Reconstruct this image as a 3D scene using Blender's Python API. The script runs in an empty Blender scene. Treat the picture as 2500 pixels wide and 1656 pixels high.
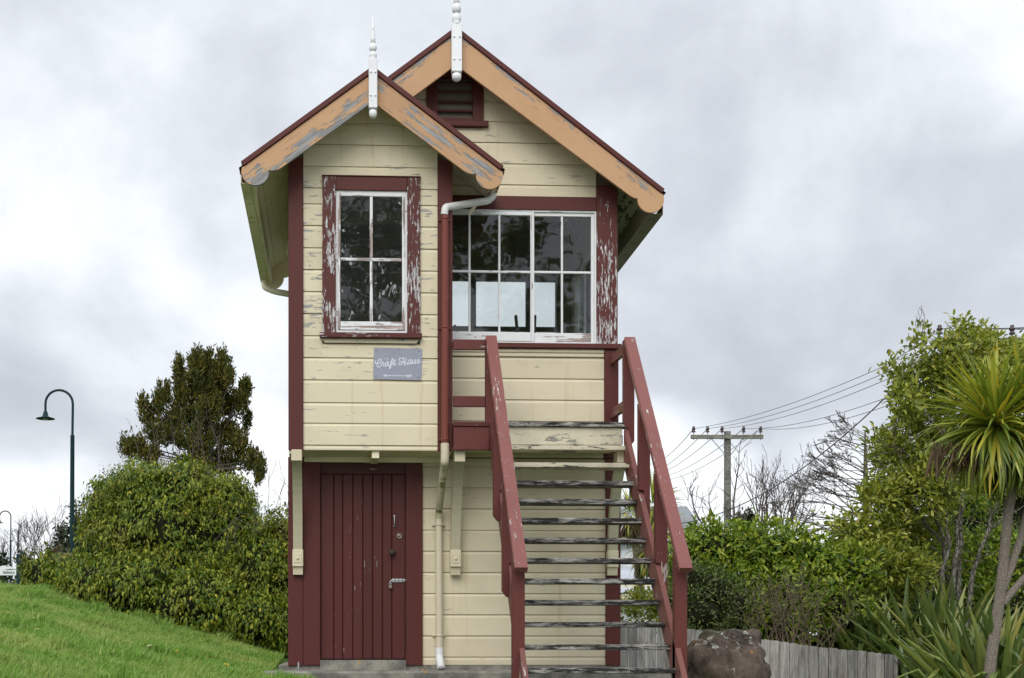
import bpy, bmesh, math, random
import numpy as np
from mathutils import Vector, Matrix, noise
R = random.Random(11)
rad = math.radians
scene = bpy.context.scene
col = scene.collection

# ---------------------------------------------------------------- camera
TH = rad(2.6); FOC = 3169.0; PPX = 958.0; PPY = 1563.0
CAM = Vector((0, -14.7, .283))
cam_d = bpy.data.cameras.new('camera'); cam = bpy.data.objects.new('camera', cam_d); col.objects.link(cam)
cam.location = CAM; cam.rotation_euler = (rad(90), 0, -TH)
cam_d.sensor_width = 36; cam_d.lens = FOC/2500*36
cam_d.shift_x = (1250-PPX)/2500; cam_d.shift_y = (PPY-828)/2500
cam_d.clip_end = 2000
scene.camera = cam

def at(px, py, Y):
    """point of the plane Y that stands at pixel (px, py) of the 2500 px photograph"""
    u = (px-PPX)/FOC; v = (PPY-py)/FOC
    dx = math.sin(TH)+u*math.cos(TH); dy = math.cos(TH)-u*math.sin(TH); t = (Y+14.7)/dy
    return Vector((dx*t, Y, .283+v*t))

# ---------------------------------------------------------------- light
SUN_EL, SUN_AZ = 42, 198          # azimuth clockwise from +Y: sun stands behind the camera, a little left
w = bpy.data.worlds.new('World'); scene.world = w; w.use_nodes = True
def build_world():
    nt = w.node_tree; nt.nodes.clear()
    def n(t, ins={}, **kw):
        x = nt.nodes.new(t)
        for k, v in kw.items(): setattr(x, k, v)
        for k, v in ins.items():
            if isinstance(v, bpy.types.NodeSocket): nt.links.new(v, x.inputs[k])
            else: x.inputs[k].default_value = v
        return x
    def m(op, a, b=0.0, c=0.0, clamp=False):
        return n('ShaderNodeMath', {0: a, 1: b, 2: c}, operation=op, use_clamp=clamp).outputs[0]
    tc = n('ShaderNodeTexCoord')
    d = n('ShaderNodeVectorMath', {0: tc.outputs['Generated']}, operation='NORMALIZE').outputs[0]
    s = n('ShaderNodeSeparateXYZ', {0: d})
    zz = m('ADD', m('MAXIMUM', s.outputs[2], 0.0), .26)
    p = n('ShaderNodeCombineXYZ', {0: m('DIVIDE', s.outputs[0], zz), 1: m('DIVIDE', s.outputs[1], zz), 2: 0.0}).outputs[0]
    n1 = n('ShaderNodeTexNoise', {'Vector': p, 'Scale': 1.9, 'Detail': 8.0, 'Roughness': .52, 'Distortion': .2})
    n2 = n('ShaderNodeTexNoise', {'Vector': p, 'Scale': .7, 'Detail': 3.0, 'Roughness': .5})
    n3 = n('ShaderNodeTexNoise', {'Vector': d, 'Scale': 6.0, 'Detail': 9.0, 'Roughness': .58, 'Distortion': .25})
    v = m('ADD', m('MULTIPLY', n1.outputs[0], .50), m('ADD', m('MULTIPLY', n2.outputs[0], .08), m('MULTIPLY', n3.outputs[0], .62)))
    # larger banks and breaks of cloud where the photograph has them
    for (px, py, rdeg, amt) in SKY_BANKS:
        q = at(px, py, 900.0)-CAM; q.normalize()
        dot = n('ShaderNodeVectorMath', {0: d, 1: tuple(q)}, operation='DOT_PRODUCT').outputs['Value']
        mr = n('ShaderNodeMapRange', {0: dot, 1: math.cos(rad(rdeg)), 2: 1.0, 3: 0.0, 4: amt}, interpolation_type='SMOOTHSTEP').outputs[0]
        v = m('ADD', v, mr)
    ramp = n('ShaderNodeValToRGB', {0: v})
    e = ramp.color_ramp.elements
    e[0].position = .40; e[0].color = (.49, .52, .57, 1)
    e[1].position = .79; e[1].color = (.90, .93, .96, 1)
    x = e.new(.535); x.color = (.585, .615, .665, 1)
    x = e.new(.65); x.color = (.71, .745, .795, 1)
    # overcast brightening towards the zenith
    k = n('ShaderNodeMapRange', {0: s.outputs[2], 1: .40, 2: 1.0, 3: 1.0, 4: 1.55}).outputs[0]
    cl = n('ShaderNodeVectorMath', {0: ramp.outputs[0], 'Scale': m('MULTIPLY', k, SKY_GAIN)}, operation='SCALE').outputs[0]
    sky = n('ShaderNodeTexSky', sky_type='NISHITA', sun_disc=False, sun_elevation=rad(SUN_EL), sun_rotation=rad(SUN_AZ))
    mix = n('ShaderNodeMixRGB', {0: .96, 1: sky.outputs[0], 2: cl})
    bg = n('ShaderNodeBackground', {0: mix.outputs[0], 1: .1})
    out = n('ShaderNodeOutputWorld', {0: bg.outputs[0]})
SKY_GAIN = 8.5
SKY_BANKS = [(60, 480, 7, .11), (250, 690, 5, .11), (560, 600, 5, .13), (660, 1150, 3.5, .26), (640, 900, 4, .10), (1640, 1190, 4.5, .42), (1960, 1230, 4.5, .30), (1560, 420, 4, .12), (2450, 30, 6, .12),
             (1950, 960, 8, -.12), (2300, 620, 7, -.10), (120, 860, 5, -.10), (430, 330, 7, -.06), (60, 980, 3.5, -.10), (1900, 1080, 3, -.08), (1780, 300, 6, -.08), (700, 60, 8, .05), (100, 1180, 3.5, .14)]
build_world()
sd = bpy.data.lights.new('sun', 'SUN'); sd.energy = 1.5; sd.angle = rad(45); sd.color = (1, .96, .9)
sun = bpy.data.objects.new('sun', sd); col.objects.link(sun)
az = rad(SUN_AZ); el = rad(SUN_EL)
sdir = Vector((math.sin(az)*math.cos(el), math.cos(az)*math.cos(el), math.sin(el)))
sun.rotation_euler = sdir.to_track_quat('Z', 'Y').to_euler()
sun.location = sdir*40
scene.view_settings.view_transform = 'Standard'; scene.view_settings.look = 'None'
scene.view_settings.exposure = 0.50; scene.view_settings.gamma = 1; scene.view_settings.use_curve_mapping = False

# ---------------------------------------------------------------- object helpers
WM = {}
def wm(o):
    return WM.get(o.name, Matrix.Identity(4))
def link(o, parent=None, mat4=None):
    col.objects.link(o)
    M = mat4 if mat4 is not None else Matrix.Identity(4)
    if parent is not None:
        o.parent = parent; o.matrix_parent_inverse = wm(parent).inverted()
    o.matrix_basis = M
    WM[o.name] = M
    return o
def tag(o, label=None, cat=None, group=None, kind=None):
    if label: o['label'] = label
    if cat: o['category'] = cat
    if group: o['group'] = group
    if kind: o['kind'] = kind
    return o
def thing(name, loc, label, cat, group=None, rz=0):
    o = bpy.data.objects.new(name, None); o.empty_display_size = .1
    link(o, None, Matrix.Translation(Vector(loc)) @ Matrix.Rotation(rz, 4, 'Z'))
    return tag(o, label, cat, group)
def meshobj(name, me, mat, parent=None, mat4=None, smooth=False):
    if mat is not None and not me.materials: me.materials.append(mat)
    if smooth: me.polygons.foreach_set('use_smooth', [True]*len(me.polygons))
    return link(bpy.data.objects.new(name, me), parent, mat4)
def pyobj(name, vs, fs, mat, parent=None, mat4=None, smooth=False):
    me = bpy.data.meshes.new(name); me.from_pydata([tuple(v) for v in vs], [], fs); me.update()
    return meshobj(name, me, mat, parent, mat4, smooth)
def bmobj(name, bm, mat, parent=None, mat4=None, smooth=False):
    bmesh.ops.recalc_face_normals(bm, faces=bm.faces[:])
    me = bpy.data.meshes.new(name); bm.to_mesh(me); bm.free()
    return meshobj(name, me, mat, parent, mat4, smooth)
def npmesh(name, V, F, sizes=None):
    """V (n,3); F (m,k) constant size faces, or a flat list with sizes"""
    me = bpy.data.meshes.new(name)
    V = np.asarray(V, dtype=np.float32)
    if sizes is None:
        F = np.asarray(F, dtype=np.int32); sizes = np.full(len(F), F.shape[1], dtype=np.int32); F = F.ravel()
    F = np.asarray(F, dtype=np.int32); sizes = np.asarray(sizes, dtype=np.int32)
    me.vertices.add(len(V)); me.vertices.foreach_set('co', V.ravel())
    me.loops.add(len(F)); me.loops.foreach_set('vertex_index', F)
    me.polygons.add(len(sizes))
    st = np.concatenate([[0], np.cumsum(sizes)[:-1]]).astype(np.int32)
    me.polygons.foreach_set('loop_start', st)
    me.update(calc_edges=True); me.validate()
    return me

def boxbm(bm, sx, sy, sz, bev=0.0, M=None):
    r = bmesh.ops.create_cube(bm, size=1.0, matrix=(M or Matrix.Identity(4)) @ Matrix.Diagonal((sx, sy, sz, 1)))
    if bev > 0:
        es = list({e for v in r['verts'] for e in v.link_edges})
        bmesh.ops.bevel(bm, geom=es, offset=min(bev, .3*min(sx, sy, sz)), segments=1, profile=.5, affect='EDGES')
def frame(xaxis, zhint):
    x = Vector(xaxis).normalized(); z = Vector(zhint); z = (z-x*z.dot(x)).normalized(); y = z.cross(x)
    return Matrix((x, y, z)).transposed()
def timber(name, mat, parent, p0, p1, w_, t_, up=(0, 0, 1), bev=.004, label=None):
    """a board from p0 to p1: w_ along up, t_ across; its length is the local X axis (grain)"""
    p0 = Vector(p0); p1 = Vector(p1)
    M = Matrix.Translation((p0+p1)/2) @ frame(p1-p0, up).to_4x4()
    bm = bmesh.new(); boxbm(bm, (p1-p0).length, t_, w_, bev)
    o = bmobj(name, bm, mat, parent, M)
    if label: o['label'] = label
    return o
def abox(name, mat, parent, x0, x1, y0, y1, z0, z1, bev=.003, label=None):
    d = (x1-x0, y1-y0, z1-z0); c = Vector(((x0+x1)/2, (y0+y1)/2, (z0+z1)/2))
    i = d.index(max(d))
    h = Vector((0, 0, 0)); h[i] = d[i]/2
    if i == 0: return timber(name, mat, parent, c-h, c+h, d[2], d[1], (0, 0, 1), bev, label)
    if i == 1: return timber(name, mat, parent, c-h, c+h, d[2], d[0], (0, 0, 1), bev, label)
    return timber(name, mat, parent, c-h, c+h, d[0], d[1], (1, 0, 0), bev, label)
def prism(name, mat, parent, pts, thick, M, smooth=False, bev=0.0):
    """closed outline pts (x, z) pushed through thickness along local Y (centred)"""
    bm = bmesh.new()
    a = [bm.verts.new((x, -thick/2, z)) for x, z in pts]; b = [bm.verts.new((x, thick/2, z)) for x, z in pts]
    bm.faces.new(a); bm.faces.new(b[::-1]); k = len(pts)
    for i in range(k): bm.faces.new((a[i], b[i], b[(i+1) % k], a[(i+1) % k]))
    if bev > 0:
        es = [e for e in bm.edges if all(abs(v.co.y+thick/2) < 1e-6 for v in e.verts)]
        bmesh.ops.bevel(bm, geom=es, offset=bev, segments=1, profile=.5, affect='EDGES')
    return bmobj(name, bm, mat, parent, M, smooth)
def lathe(name, mat, parent, prof, M, seg=16, smooth=True):
    bm = bmesh.new(); rings = []
    for r, z in prof:
        rings.append([bm.verts.new((r*math.cos(2*math.pi*i/seg), r*math.sin(2*math.pi*i/seg), z)) for i in range(seg)])
    for a, b in zip(rings, rings[1:]):
        for i in range(seg): bm.faces.new((a[i], a[(i+1) % seg], b[(i+1) % seg], b[i]))
    bm.faces.new(rings[0][::-1]); bm.faces.new(rings[-1])
    return bmobj(name, bm, mat, parent, M, smooth)
def tube_arrays(polys, sides=5):
    """polys: list of (points, radii) -> V, F quads"""
    V = []; F = []
    for pts, rs in polys:
        base = len(V); k = len(pts); prev = None
        for i, p in enumerate(pts):
            t = (pts[min(i+1, k-1)]-pts[max(i-1, 0)])
            if t.length < 1e-9: t = Vector((0, 0, 1))
            t.normalize()
            if prev is None:
                a = t.orthogonal().normalized()
            else:
                a = prev-t*prev.dot(t)
                a = a.normalized() if a.length > 1e-6 else t.orthogonal().normalized()
            prev = a; b = t.cross(a)
            for j in range(sides):
                an = 2*math.pi*j/sides
                V.append(p+(a*math.cos(an)+b*math.sin(an))*rs[i])
        for i in range(k-1):
            for j in range(sides):
                F.append((base+i*sides+j, base+i*sides+(j+1) % sides, base+(i+1)*sides+(j+1) % sides, base+(i+1)*sides+j))
    return V, F
def tubes(name, mat, parent, polys, sides=5, smooth=True, kind=None):
    V, F = tube_arrays(polys, sides)
    me = npmesh(name, np.array([tuple(v) for v in V]), np.array(F))
    o = meshobj(name, me, mat, parent, None, smooth)
    if kind: o['kind'] = kind
    return o
def pipe(name, mat, parent, pts, r, sides=14, cap=True):
    """pipe with rounded corners along points"""
    pts = [Vector(p) for p in pts]; out = [pts[0]]
    for a, b, c in zip(pts, pts[1:], pts[2:]):
        u = (a-b).normalized(); v = (c-b).normalized(); q = min(r*1.6, (a-b).length*.4, (c-b).length*.4)
        for t in (0, .25, .5, .75, 1): out.append((b+u*q)*(1-t)**2+b*2*t*(1-t)+(b+v*q)*t*t)
    out.append(pts[-1])
    V, F = tube_arrays([(out, [r]*len(out))], sides)
    if cap:
        # open end: an inner wall, so that the pipe reads as hollow
        V2, F2 = tube_arrays([([out[-1], out[-1]+(out[-2]-out[-1]).normalized()*.1], [r*.86]*2)], sides)
        k = len(V); V += V2; F += [tuple(i+k for i in f) for f in F2]
        e = k-sides
        F += [(e+j, e+(j+1) % sides, k+(j+1) % sides, k+j) for j in range(sides)]
    return meshobj(name, npmesh(name, np.array([tuple(v) for v in V]), np.array(F)), mat, parent, None, True)
# ---------------------------------------------------------------- materials
class G:
    def __init__(s, name):
        s.m = bpy.data.materials.new(name); s.m.use_nodes = True; s.nt = s.m.node_tree; s.nt.nodes.clear()
        s.out = s.nt.nodes.new('ShaderNodeOutputMaterial')
    def n(s, t, ins={}, **kw):
        x = s.nt.nodes.new(t)
        for k, v in kw.items(): setattr(x, k, v)
        for k, v in ins.items():
            if isinstance(v, bpy.types.NodeSocket): s.nt.links.new(v, x.inputs[k])
            elif isinstance(v, tuple) and len(v) == 3 and x.inputs[k].type == 'RGBA': x.inputs[k].default_value = (*v, 1)
            else: x.inputs[k].default_value = v
        return x
    def mth(s, op, a, b=0.0, c=0.0, clamp=False): return s.n('ShaderNodeMath', {0: a, 1: b, 2: c}, operation=op, use_clamp=clamp).outputs[0]
    def mix(s, f, a, b, mode='MIX'): return s.n('ShaderNodeMixRGB', {0: f, 1: a, 2: b}, blend_type=mode).outputs[0]
    def step(s, v, a, b, lo=0.0, hi=1.0): return s.n('ShaderNodeMapRange', {0: v, 1: a, 2: b, 3: lo, 4: hi}, interpolation_type='SMOOTHSTEP').outputs[0]
    def noise(s, vec, scale, detail=4.0, rough=.55, dist=0.0): return s.n('ShaderNodeTexNoise', {'Vector': vec, 'Scale': scale, 'Detail': detail, 'Roughness': rough, 'Distortion': dist}).outputs[0]
    def coords(s, kind='Object'):
        tc = s.n('ShaderNodeTexCoord'); oi = s.n('ShaderNodeObjectInfo'); s.rnd = oi.outputs['Random']
        off = s.n('ShaderNodeCombineXYZ', {0: s.mth('MULTIPLY', s.rnd, 37.0), 1: s.mth('MULTIPLY', s.rnd, 91.0), 2: s.mth('MULTIPLY', s.rnd, 53.0)}).outputs[0]
        s.obj = tc.outputs['Object']
        return s.n('ShaderNodeVectorMath', {0: tc.outputs['Object'], 1: off}, operation='ADD').outputs[0]
    def scaled(s, vec, sc): return s.n('ShaderNodeVectorMath', {0: vec, 1: sc}, operation='MULTIPLY').outputs[0]
    def world(s): return s.n('ShaderNodeNewGeometry').outputs['Position']
    def bsdf(s, color, rough=.6, bump=None, bstr=.3, bdist=.004, metal=0.0, spec=.5, extra={}):
        ins = {'Base Color': color, 'Roughness': rough, 'Metallic': metal, 'Specular IOR Level': spec}; ins.update(extra)
        if bump is not None: ins['Normal'] = s.n('ShaderNodeBump', {'Height': bump, 'Strength': bstr, 'Distance': bdist}).outputs[0]
        b = s.n('ShaderNodeBsdfPrincipled', ins)
        s.nt.links.new(b.outputs[0], s.out.inputs[0]); return b

def paint(name, base, under=(.34, .34, .35), peel=0.0, bias=None, grain=7.0, pscale=4.0, crack=.5, dirt=.12, stain=None, rough=.5, tint=.06, dirtcol=(.16, .13, .09), edge=None, algae=0.0):
    """oil paint on boards: grain along local X, per-board shade, cracks, patches flaked off to bare wood"""
    g = G(name); co = g.coords()
    v1 = g.scaled(co, (1.0, grain, grain))
    fine = g.noise(g.scaled(co, (3.0, 60.0, 60.0)), 1.6, 5.0, .6)
    c = g.mix(1.0, (*base, 1), g.mix(g.rnd, (1-tint,)*3+(1,), (1+tint*.6,)*3+(1,)), 'MULTIPLY')
    big = g.noise(co, 1.7, 4.0, .6)
    c = g.mix(g.mth('MULTIPLY', g.step(big, .45, .75), dirt), c, (*dirtcol, 1))
    spot = g.noise(co, 28.0, 3.0, .7)
    c = g.mix(g.mth('MULTIPLY', g.step(spot, .60, .78), dirt*1.4), c, (*dirtcol, 1))
    c = g.mix(g.mth('MULTIPLY', g.mth('SUBTRACT', fine, .5), .35), c, (*[min(1, b*1.25) for b in base], 1))
    if stain:
        st = g.noise(g.scaled(g.world(), (5.5, 1.0, .35)), 1.6, 4.0, .6)
        c = g.mix(g.mth('MULTIPLY', g.step(st, .56, .72), stain), c, (.46, .29, .13, 1))
    if algae:
        al = g.noise(g.world(), 2.2, 5.0, .65)
        c = g.mix(g.mth('MULTIPLY', g.step(al, .45, .7), algae), c, (.13, .145, .05, 1))
    h = g.mth('MULTIPLY', fine, .35)
    if crack:
        cr = g.noise(g.scaled(co, (1.3, 34.0, 34.0)), 2.2, 6.0, .62, .4)
        ms = g.step(g.noise(co, 3.1, 3.0, .5), .54, .66)
        cm = g.mth('MULTIPLY', g.step(cr, .635, .66), g.mth('MULTIPLY', ms, crack))
        c = g.mix(cm, c, (.10, .085, .07, 1)); h = g.mth('SUBTRACT', h, g.mth('MULTIPLY', cm, .8))
    if peel > 0:
        pn = g.mth('ADD', g.noise(v1, pscale, 8.0, .66, .25), g.mth('MULTIPLY', g.mth('SUBTRACT', g.noise(co, 2.6, 4.0, .6), .5), .42))
        if bias:
            sx = g.n('ShaderNodeSeparateXYZ', {0: g.obj})
            pn = g.mth('ADD', pn, g.mth('ADD', g.mth('MULTIPLY', sx.outputs[0], bias[0]), g.mth('MULTIPLY', sx.outputs[2], bias[2])))
            if len(bias) > 3: pn = g.mth('ADD', pn, bias[3])
        t = .70-.30*peel
        pm = g.step(pn, t, t+.016)
        wood = g.mix(g.step(fine, .35, .65), (*[u*.62 for u in under], 1), (*[min(1, u*1.25) for u in under], 1))
        rim = g.mth('MULTIPLY', g.step(pn, t-.02, t), g.mth('SUBTRACT', 1.0, pm))
        c = g.mix(g.mth('MULTIPLY', rim, .45), c, (*[b*.6 for b in base], 1))
        c = g.mix(pm, c, wood); h = g.mth('SUBTRACT', h, g.mth('MULTIPLY', pm, .9))
    g.bsdf(c, rough, h, .5, .007, spec=.28)
    return g.m

def bare_wood(name, dark, light, patch=(.30, .24, .22), grain=40.0, low=.42, high=.6, rough=.85, pamt=.3, coordscale=1.0):
    g = G(name); co = g.coords()
    f = g.noise(g.scaled(co, (1.2, grain, grain)), 1.5*coordscale, 7.0, .7, .3)
    f2 = g.noise(g.scaled(co, (1.0, 4.0, 4.0)), 2.6*coordscale, 6.0, .7, .6)
    v = g.mth('ADD', g.mth('MULTIPLY', f, .55), g.mth('MULTIPLY', f2, .45))
    c = g.mix(g.step(v, low, high), (*dark, 1), (*light, 1))
    c = g.mix(g.mth('MULTIPLY', g.step(g.noise(co, 1.3, 3.0), .5, .68), pamt), c, (*patch, 1))
    c = g.mix(1.0, c, g.mix(g.rnd, (.62, .62, .62, 1), (1.15, 1.13, 1.1, 1)), 'MULTIPLY')
    g.bsdf(c, rough, f, .6, .005, spec=.25)
    return g.m
def plain(name, c, rough=.5, metal=0.0, spec=.5, var=.25, scale=9.0, bump=.15):
    g = G(name); co = g.coords()
    nz = g.noise(co, scale, 6.0, .65)
    cc = g.mix(g.step(nz, .3, .75), (*c, 1), (*[x*(1-var) for x in c], 1))
    g.bsdf(cc, rough, nz, bump, .003, metal, spec)
    return g.m
def leafmat(name, cols, rough=.45, trans=.25, spec=.5, patchcol=None, patchamt=0.0):
    """every leaf its own shade out of cols"""
    g = G(name)
    geo = g.n('ShaderNodeNewGeometry'); oi = g.n('ShaderNodeObjectInfo')
    r = g.mth('FRACT', g.mth('ADD', geo.outputs['Random Per Island'], g.mth('MULTIPLY', oi.outputs['Random'], 7.31)))
    ramp = g.n('ShaderNodeValToRGB', {0: r}); e = ramp.color_ramp.elements
    while len(e) < len(cols): e.new(.5)
    for i, (p, c) in enumerate(cols): e[i].position = p; e[i].color = (*c, 1)
    c = ramp.outputs[0]
    if patchcol:
        pn = g.noise(geo.outputs['Position'], 1.3, 3.0, .5)
        c = g.mix(g.mth('MULTIPLY', g.step(pn, .48, .68), patchamt), c, (*patchcol, 1))
    b = g.bsdf(c, rough, spec=spec)
    t = g.n('ShaderNodeBsdfTranslucent', {0: g.mix(1.0, c, (1.0, 1.05, .55, 1), 'MULTIPLY')})
    mx = g.n('ShaderNodeMixShader', {0: trans, 1: b.outputs[0], 2: t.outputs[0]})
    g.nt.links.new(mx.outputs[0], g.out.inputs[0])
    return g.m
def glassmat(name, dirt=.10, tint=(.9, .93, .92), streak=.35, refl=.9, torn=.0):
    g = G(name); p = g.world()
    fr = g.n('ShaderNodeFresnel', {'IOR': 1.5})
    wob = g.n('ShaderNodeBump', {'Height': g.noise(p, 2.2, 2.0, .5), 'Strength': .12, 'Distance': .02}).outputs[0]
    gl = g.n('ShaderNodeBsdfGlossy', {'Color': (refl, refl, refl, 1), 'Roughness': .02, 'Normal': wob})
    tr = g.n('ShaderNodeBsdfTransparent', {0: (*tint, 1)})
    m1 = g.n('ShaderNodeMixShader', {0: g.mth('MULTIPLY', fr.outputs[0], 1.15, clamp=True), 1: tr.outputs[0], 2: gl.outputs[0]})
    d1 = g.step(g.noise(g.scaled(p, (9.0, 9.0, 1.6)), 1.5, 6.0, .7), .58, .80)
    d2 = g.step(g.noise(p, 30.0, 5.0, .7), .64, .74)
    hz = g.noise(p, 1.4, 3.0, .5)
    dm = g.mth('ADD', g.mth('MULTIPLY', g.mth('ADD', g.mth('MULTIPLY', d1, streak), g.mth('MULTIPLY', d2, .5)), g.step(hz, .4, .65)), dirt, clamp=True)
    if torn: dm = g.mth('MAXIMUM', dm, g.mth('MULTIPLY', g.step(g.mth('ADD', g.noise(g.scaled(p, (13.0, 13.0, 7.0)), 1.0, 5.0, .62, .6), g.mth('MULTIPLY', g.mth('SUBTRACT', hz, .5), .35)), .645, .675), torn))
    df = g.n('ShaderNodeBsdfDiffuse', {0: (.55, .56, .58, 1)})
    m2 = g.n('ShaderNodeMixShader', {0: dm, 1: m1.outputs[0], 2: df.outputs[0]})
    g.nt.links.new(m2.outputs[0], g.out.inputs[0])
    return g.m

CREAM = (.665, .595, .43); RED = (.092, .0215, .0175); TAN = (.50, .30, .165); WHITE = (.74, .75, .76)
M = {}
M['cream'] = paint('cream_paint', CREAM, peel=.06, crack=.30, dirt=.12, grain=9, stain=.28, tint=.09)
M['cream_worn'] = paint('cream_paint_worn', CREAM, peel=.30, crack=.6, dirt=.12, grain=7, pscale=4.4)
M['cream_stain'] = paint('cream_paint_stained', CREAM, peel=.07, crack=.6, dirt=.12, stain=.5, grain=9)
M['cream_fascia'] = paint('cream_paint_mouldy', (.64, .59, .44), peel=.36, under=(.30, .29, .25), crack=.6, dirt=.5, grain=5, dirtcol=(.12, .11, .08))
M['olive'] = paint('soffit_paint', (.82, .745, .55), peel=.06, crack=.3, dirt=.15, algae=.10)
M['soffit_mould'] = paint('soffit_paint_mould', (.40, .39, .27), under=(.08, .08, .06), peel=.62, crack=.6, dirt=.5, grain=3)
M['bracket'] = paint('bracket_paint', (.50, .465, .33), peel=.05, crack=.1, dirt=.10)
M['red'] = paint('red_paint', RED, peel=.0, crack=.3, dirt=.10, dirtcol=(.05, .016, .014), rough=.55)
M['red_rail'] = paint('red_paint_rail', (.225, .082, .073), under=(.50, .45, .40), peel=.27, crack=.6, dirt=.2, dirtcol=(.08, .03, .03), grain=7, pscale=6.0, rough=.4)
M['red_post'] = paint('red_paint_post', (.122, .031, .026), under=(.5, .45, .4), peel=.14, crack=.3, dirt=.12, dirtcol=(.06, .02, .02), grain=6)
M['red_string'] = paint('red_paint_stringer', (.185, .066, .056), under=(.45, .38, .33), peel=.30, crack=.6, dirt=.35, dirtcol=(.08, .05, .04), grain=4)
M['red_peel'] = paint('red_paint_peeling', RED, under=(.50, .49, .50), peel=.46, crack=.4, dirt=.1, dirtcol=(.06, .02, .02), grain=6, pscale=9.0)
M['red_peel_light'] = paint('red_paint_flaking', RED, under=(.50, .49, .50), peel=.36, crack=.3, dirt=.1, dirtcol=(.06, .02, .02), grain=7, pscale=8.0, bias=(-.10, 0, 0))
M['tan'] = paint('tan_paint', TAN, under=(.27, .27, .275), peel=.36, crack=1.0, dirt=.22, grain=6, pscale=3.4, bias=(0, 0, .75), dirtcol=(.34, .17, .06))
M['tan_peel'] = paint('tan_paint_flaking', TAN, under=(.27, .27, .275), peel=.34, crack=1.0, dirt=.14, grain=6, pscale=3.2, bias=(0, 0, -1.1), dirtcol=(.34, .17, .06))
M['tan_peel_mid'] = paint('tan_paint_flaking_streak', TAN, under=(.27, .27, .275), peel=.58, crack=1.0, dirt=.14, grain=6.5, pscale=3.0, dirtcol=(.34, .17, .06))
M['white'] = paint('white_paint', WHITE, under=(.30, .27, .26), peel=.22, crack=.7, dirt=.12, grain=6)
M['white_peel'] = paint('white_paint_peeling', WHITE, under=(.34, .27, .25), peel=.62, crack=.9, dirt=.2, grain=9, pscale=3.0)
M['finial'] = paint('white_finial_paint', (.80, .81, .84), peel=.1, crack=.2, dirt=.05)
M['tread'] = bare_wood('tread_wood', (.020, .020, .019), (.37, .36, .34), pamt=0.0, low=.455, high=.60, grain=14, coordscale=2.0)
M['tread_cream'] = paint('tread_cream', (.60, .55, .42), under=(.06, .06, .055), peel=.50, crack=.8, dirt=.5, dirtcol=(.08, .08, .06), grain=5)
M['paling'] = bare_wood('paling_wood', (.14, .135, .13), (.42, .41, .40), patch=(.33, .25, .235), grain=26, low=.34, high=.64, pamt=.35)
M['pole'] = bare_wood('pole_wood', (.10, .10, .09), (.27, .27, .235), patch=(.2, .22, .16), grain=12, pamt=.5)
M['beam'] = bare_wood('beam_wood', (.06, .05, .045), (.2, .18, .16), pamt=.2)
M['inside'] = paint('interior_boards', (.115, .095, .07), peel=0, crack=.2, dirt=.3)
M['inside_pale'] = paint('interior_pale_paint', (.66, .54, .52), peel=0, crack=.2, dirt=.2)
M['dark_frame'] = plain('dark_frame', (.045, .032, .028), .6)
M['iron'] = plain('roof_iron', (.115, .034, .034), .55, 0.0, .4, .3, 3.0)
M['pvc'] = paint('white_pipe', (.70, .71, .71), peel=0, crack=0, dirt=.16, grain=1, rough=.35, dirtcol=(.3, .3, .25))
M['pvc_cream'] = paint('cream_pipe', (.60, .535, .40), peel=0, crack=0, dirt=.06, grain=1, rough=.4)
M['pvc_mossy'] = paint('mossy_pipe', (.56, .51, .36), under=(.17, .18, .06), peel=.46, crack=0, dirt=.3, grain=2, pscale=4.0, rough=.5, dirtcol=(.12, .13, .03), algae=.6)
M['pipe_red'] = paint('red_pipe', (.17, .043, .030), peel=.04, crack=0, dirt=.12, grain=1, rough=.35, dirtcol=(.07, .02, .02))
M['gutter'] = paint('gutter_paint', (.80, .72, .56), peel=.1, crack=.2, dirt=.35, grain=2, dirtcol=(.16, .11, .06))
M['steel'] = plain('steel', (.55, .55, .56), .35, 1.0, .5, .3)
M['steel_dull'] = plain('dull_steel', (.30, .30, .31), .5, .8, .5, .4)
M['brass'] = plain('worn_brass', (.30, .26, .19), .45, .8)
M['rust'] = plain('rusty_iron', (.06, .042, .035), .8, .2)
M['glass'] = glassmat('window_glass', .004, streak=.10)
M['glass_bay'] = glassmat('bay_glass', .014, streak=.2, torn=.5)
M['glass_back'] = glassmat('back_glass', .0, streak=.06, tint=(1, 1, 1))
M['glass_far'] = plain('far_glass', (.10, .12, .14), .1)
def concrete_mat():
    g = G('concrete'); p = g.world()
    a = g.noise(p, 3.0, 8.0, .7); b = g.noise(p, 40.0, 4.0, .7)
    c = g.mix(g.step(a, .35, .65), (.115, .11, .10, 1), (.31, .295, .25, 1))
    c = g.mix(g.mth('MULTIPLY', g.step(b, .5, .7), .5), c, (.08, .075, .065, 1))
    li = g.noise(p, 5.5, 3.0, .6)
    c = g.mix(g.step(li, .71, .73), c, (.50, .24, .03, 1))
    lw = g.noise(g.scaled(p, (1.0, 1.0, 1.0)), 13.0, 3.0, .6)
    c = g.mix(g.step(lw, .72, .75), c, (.42, .42, .38, 1))
    g.bsdf(c, .9, b, .6, .01); return g.m
M['concrete'] = concrete_mat()
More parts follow.
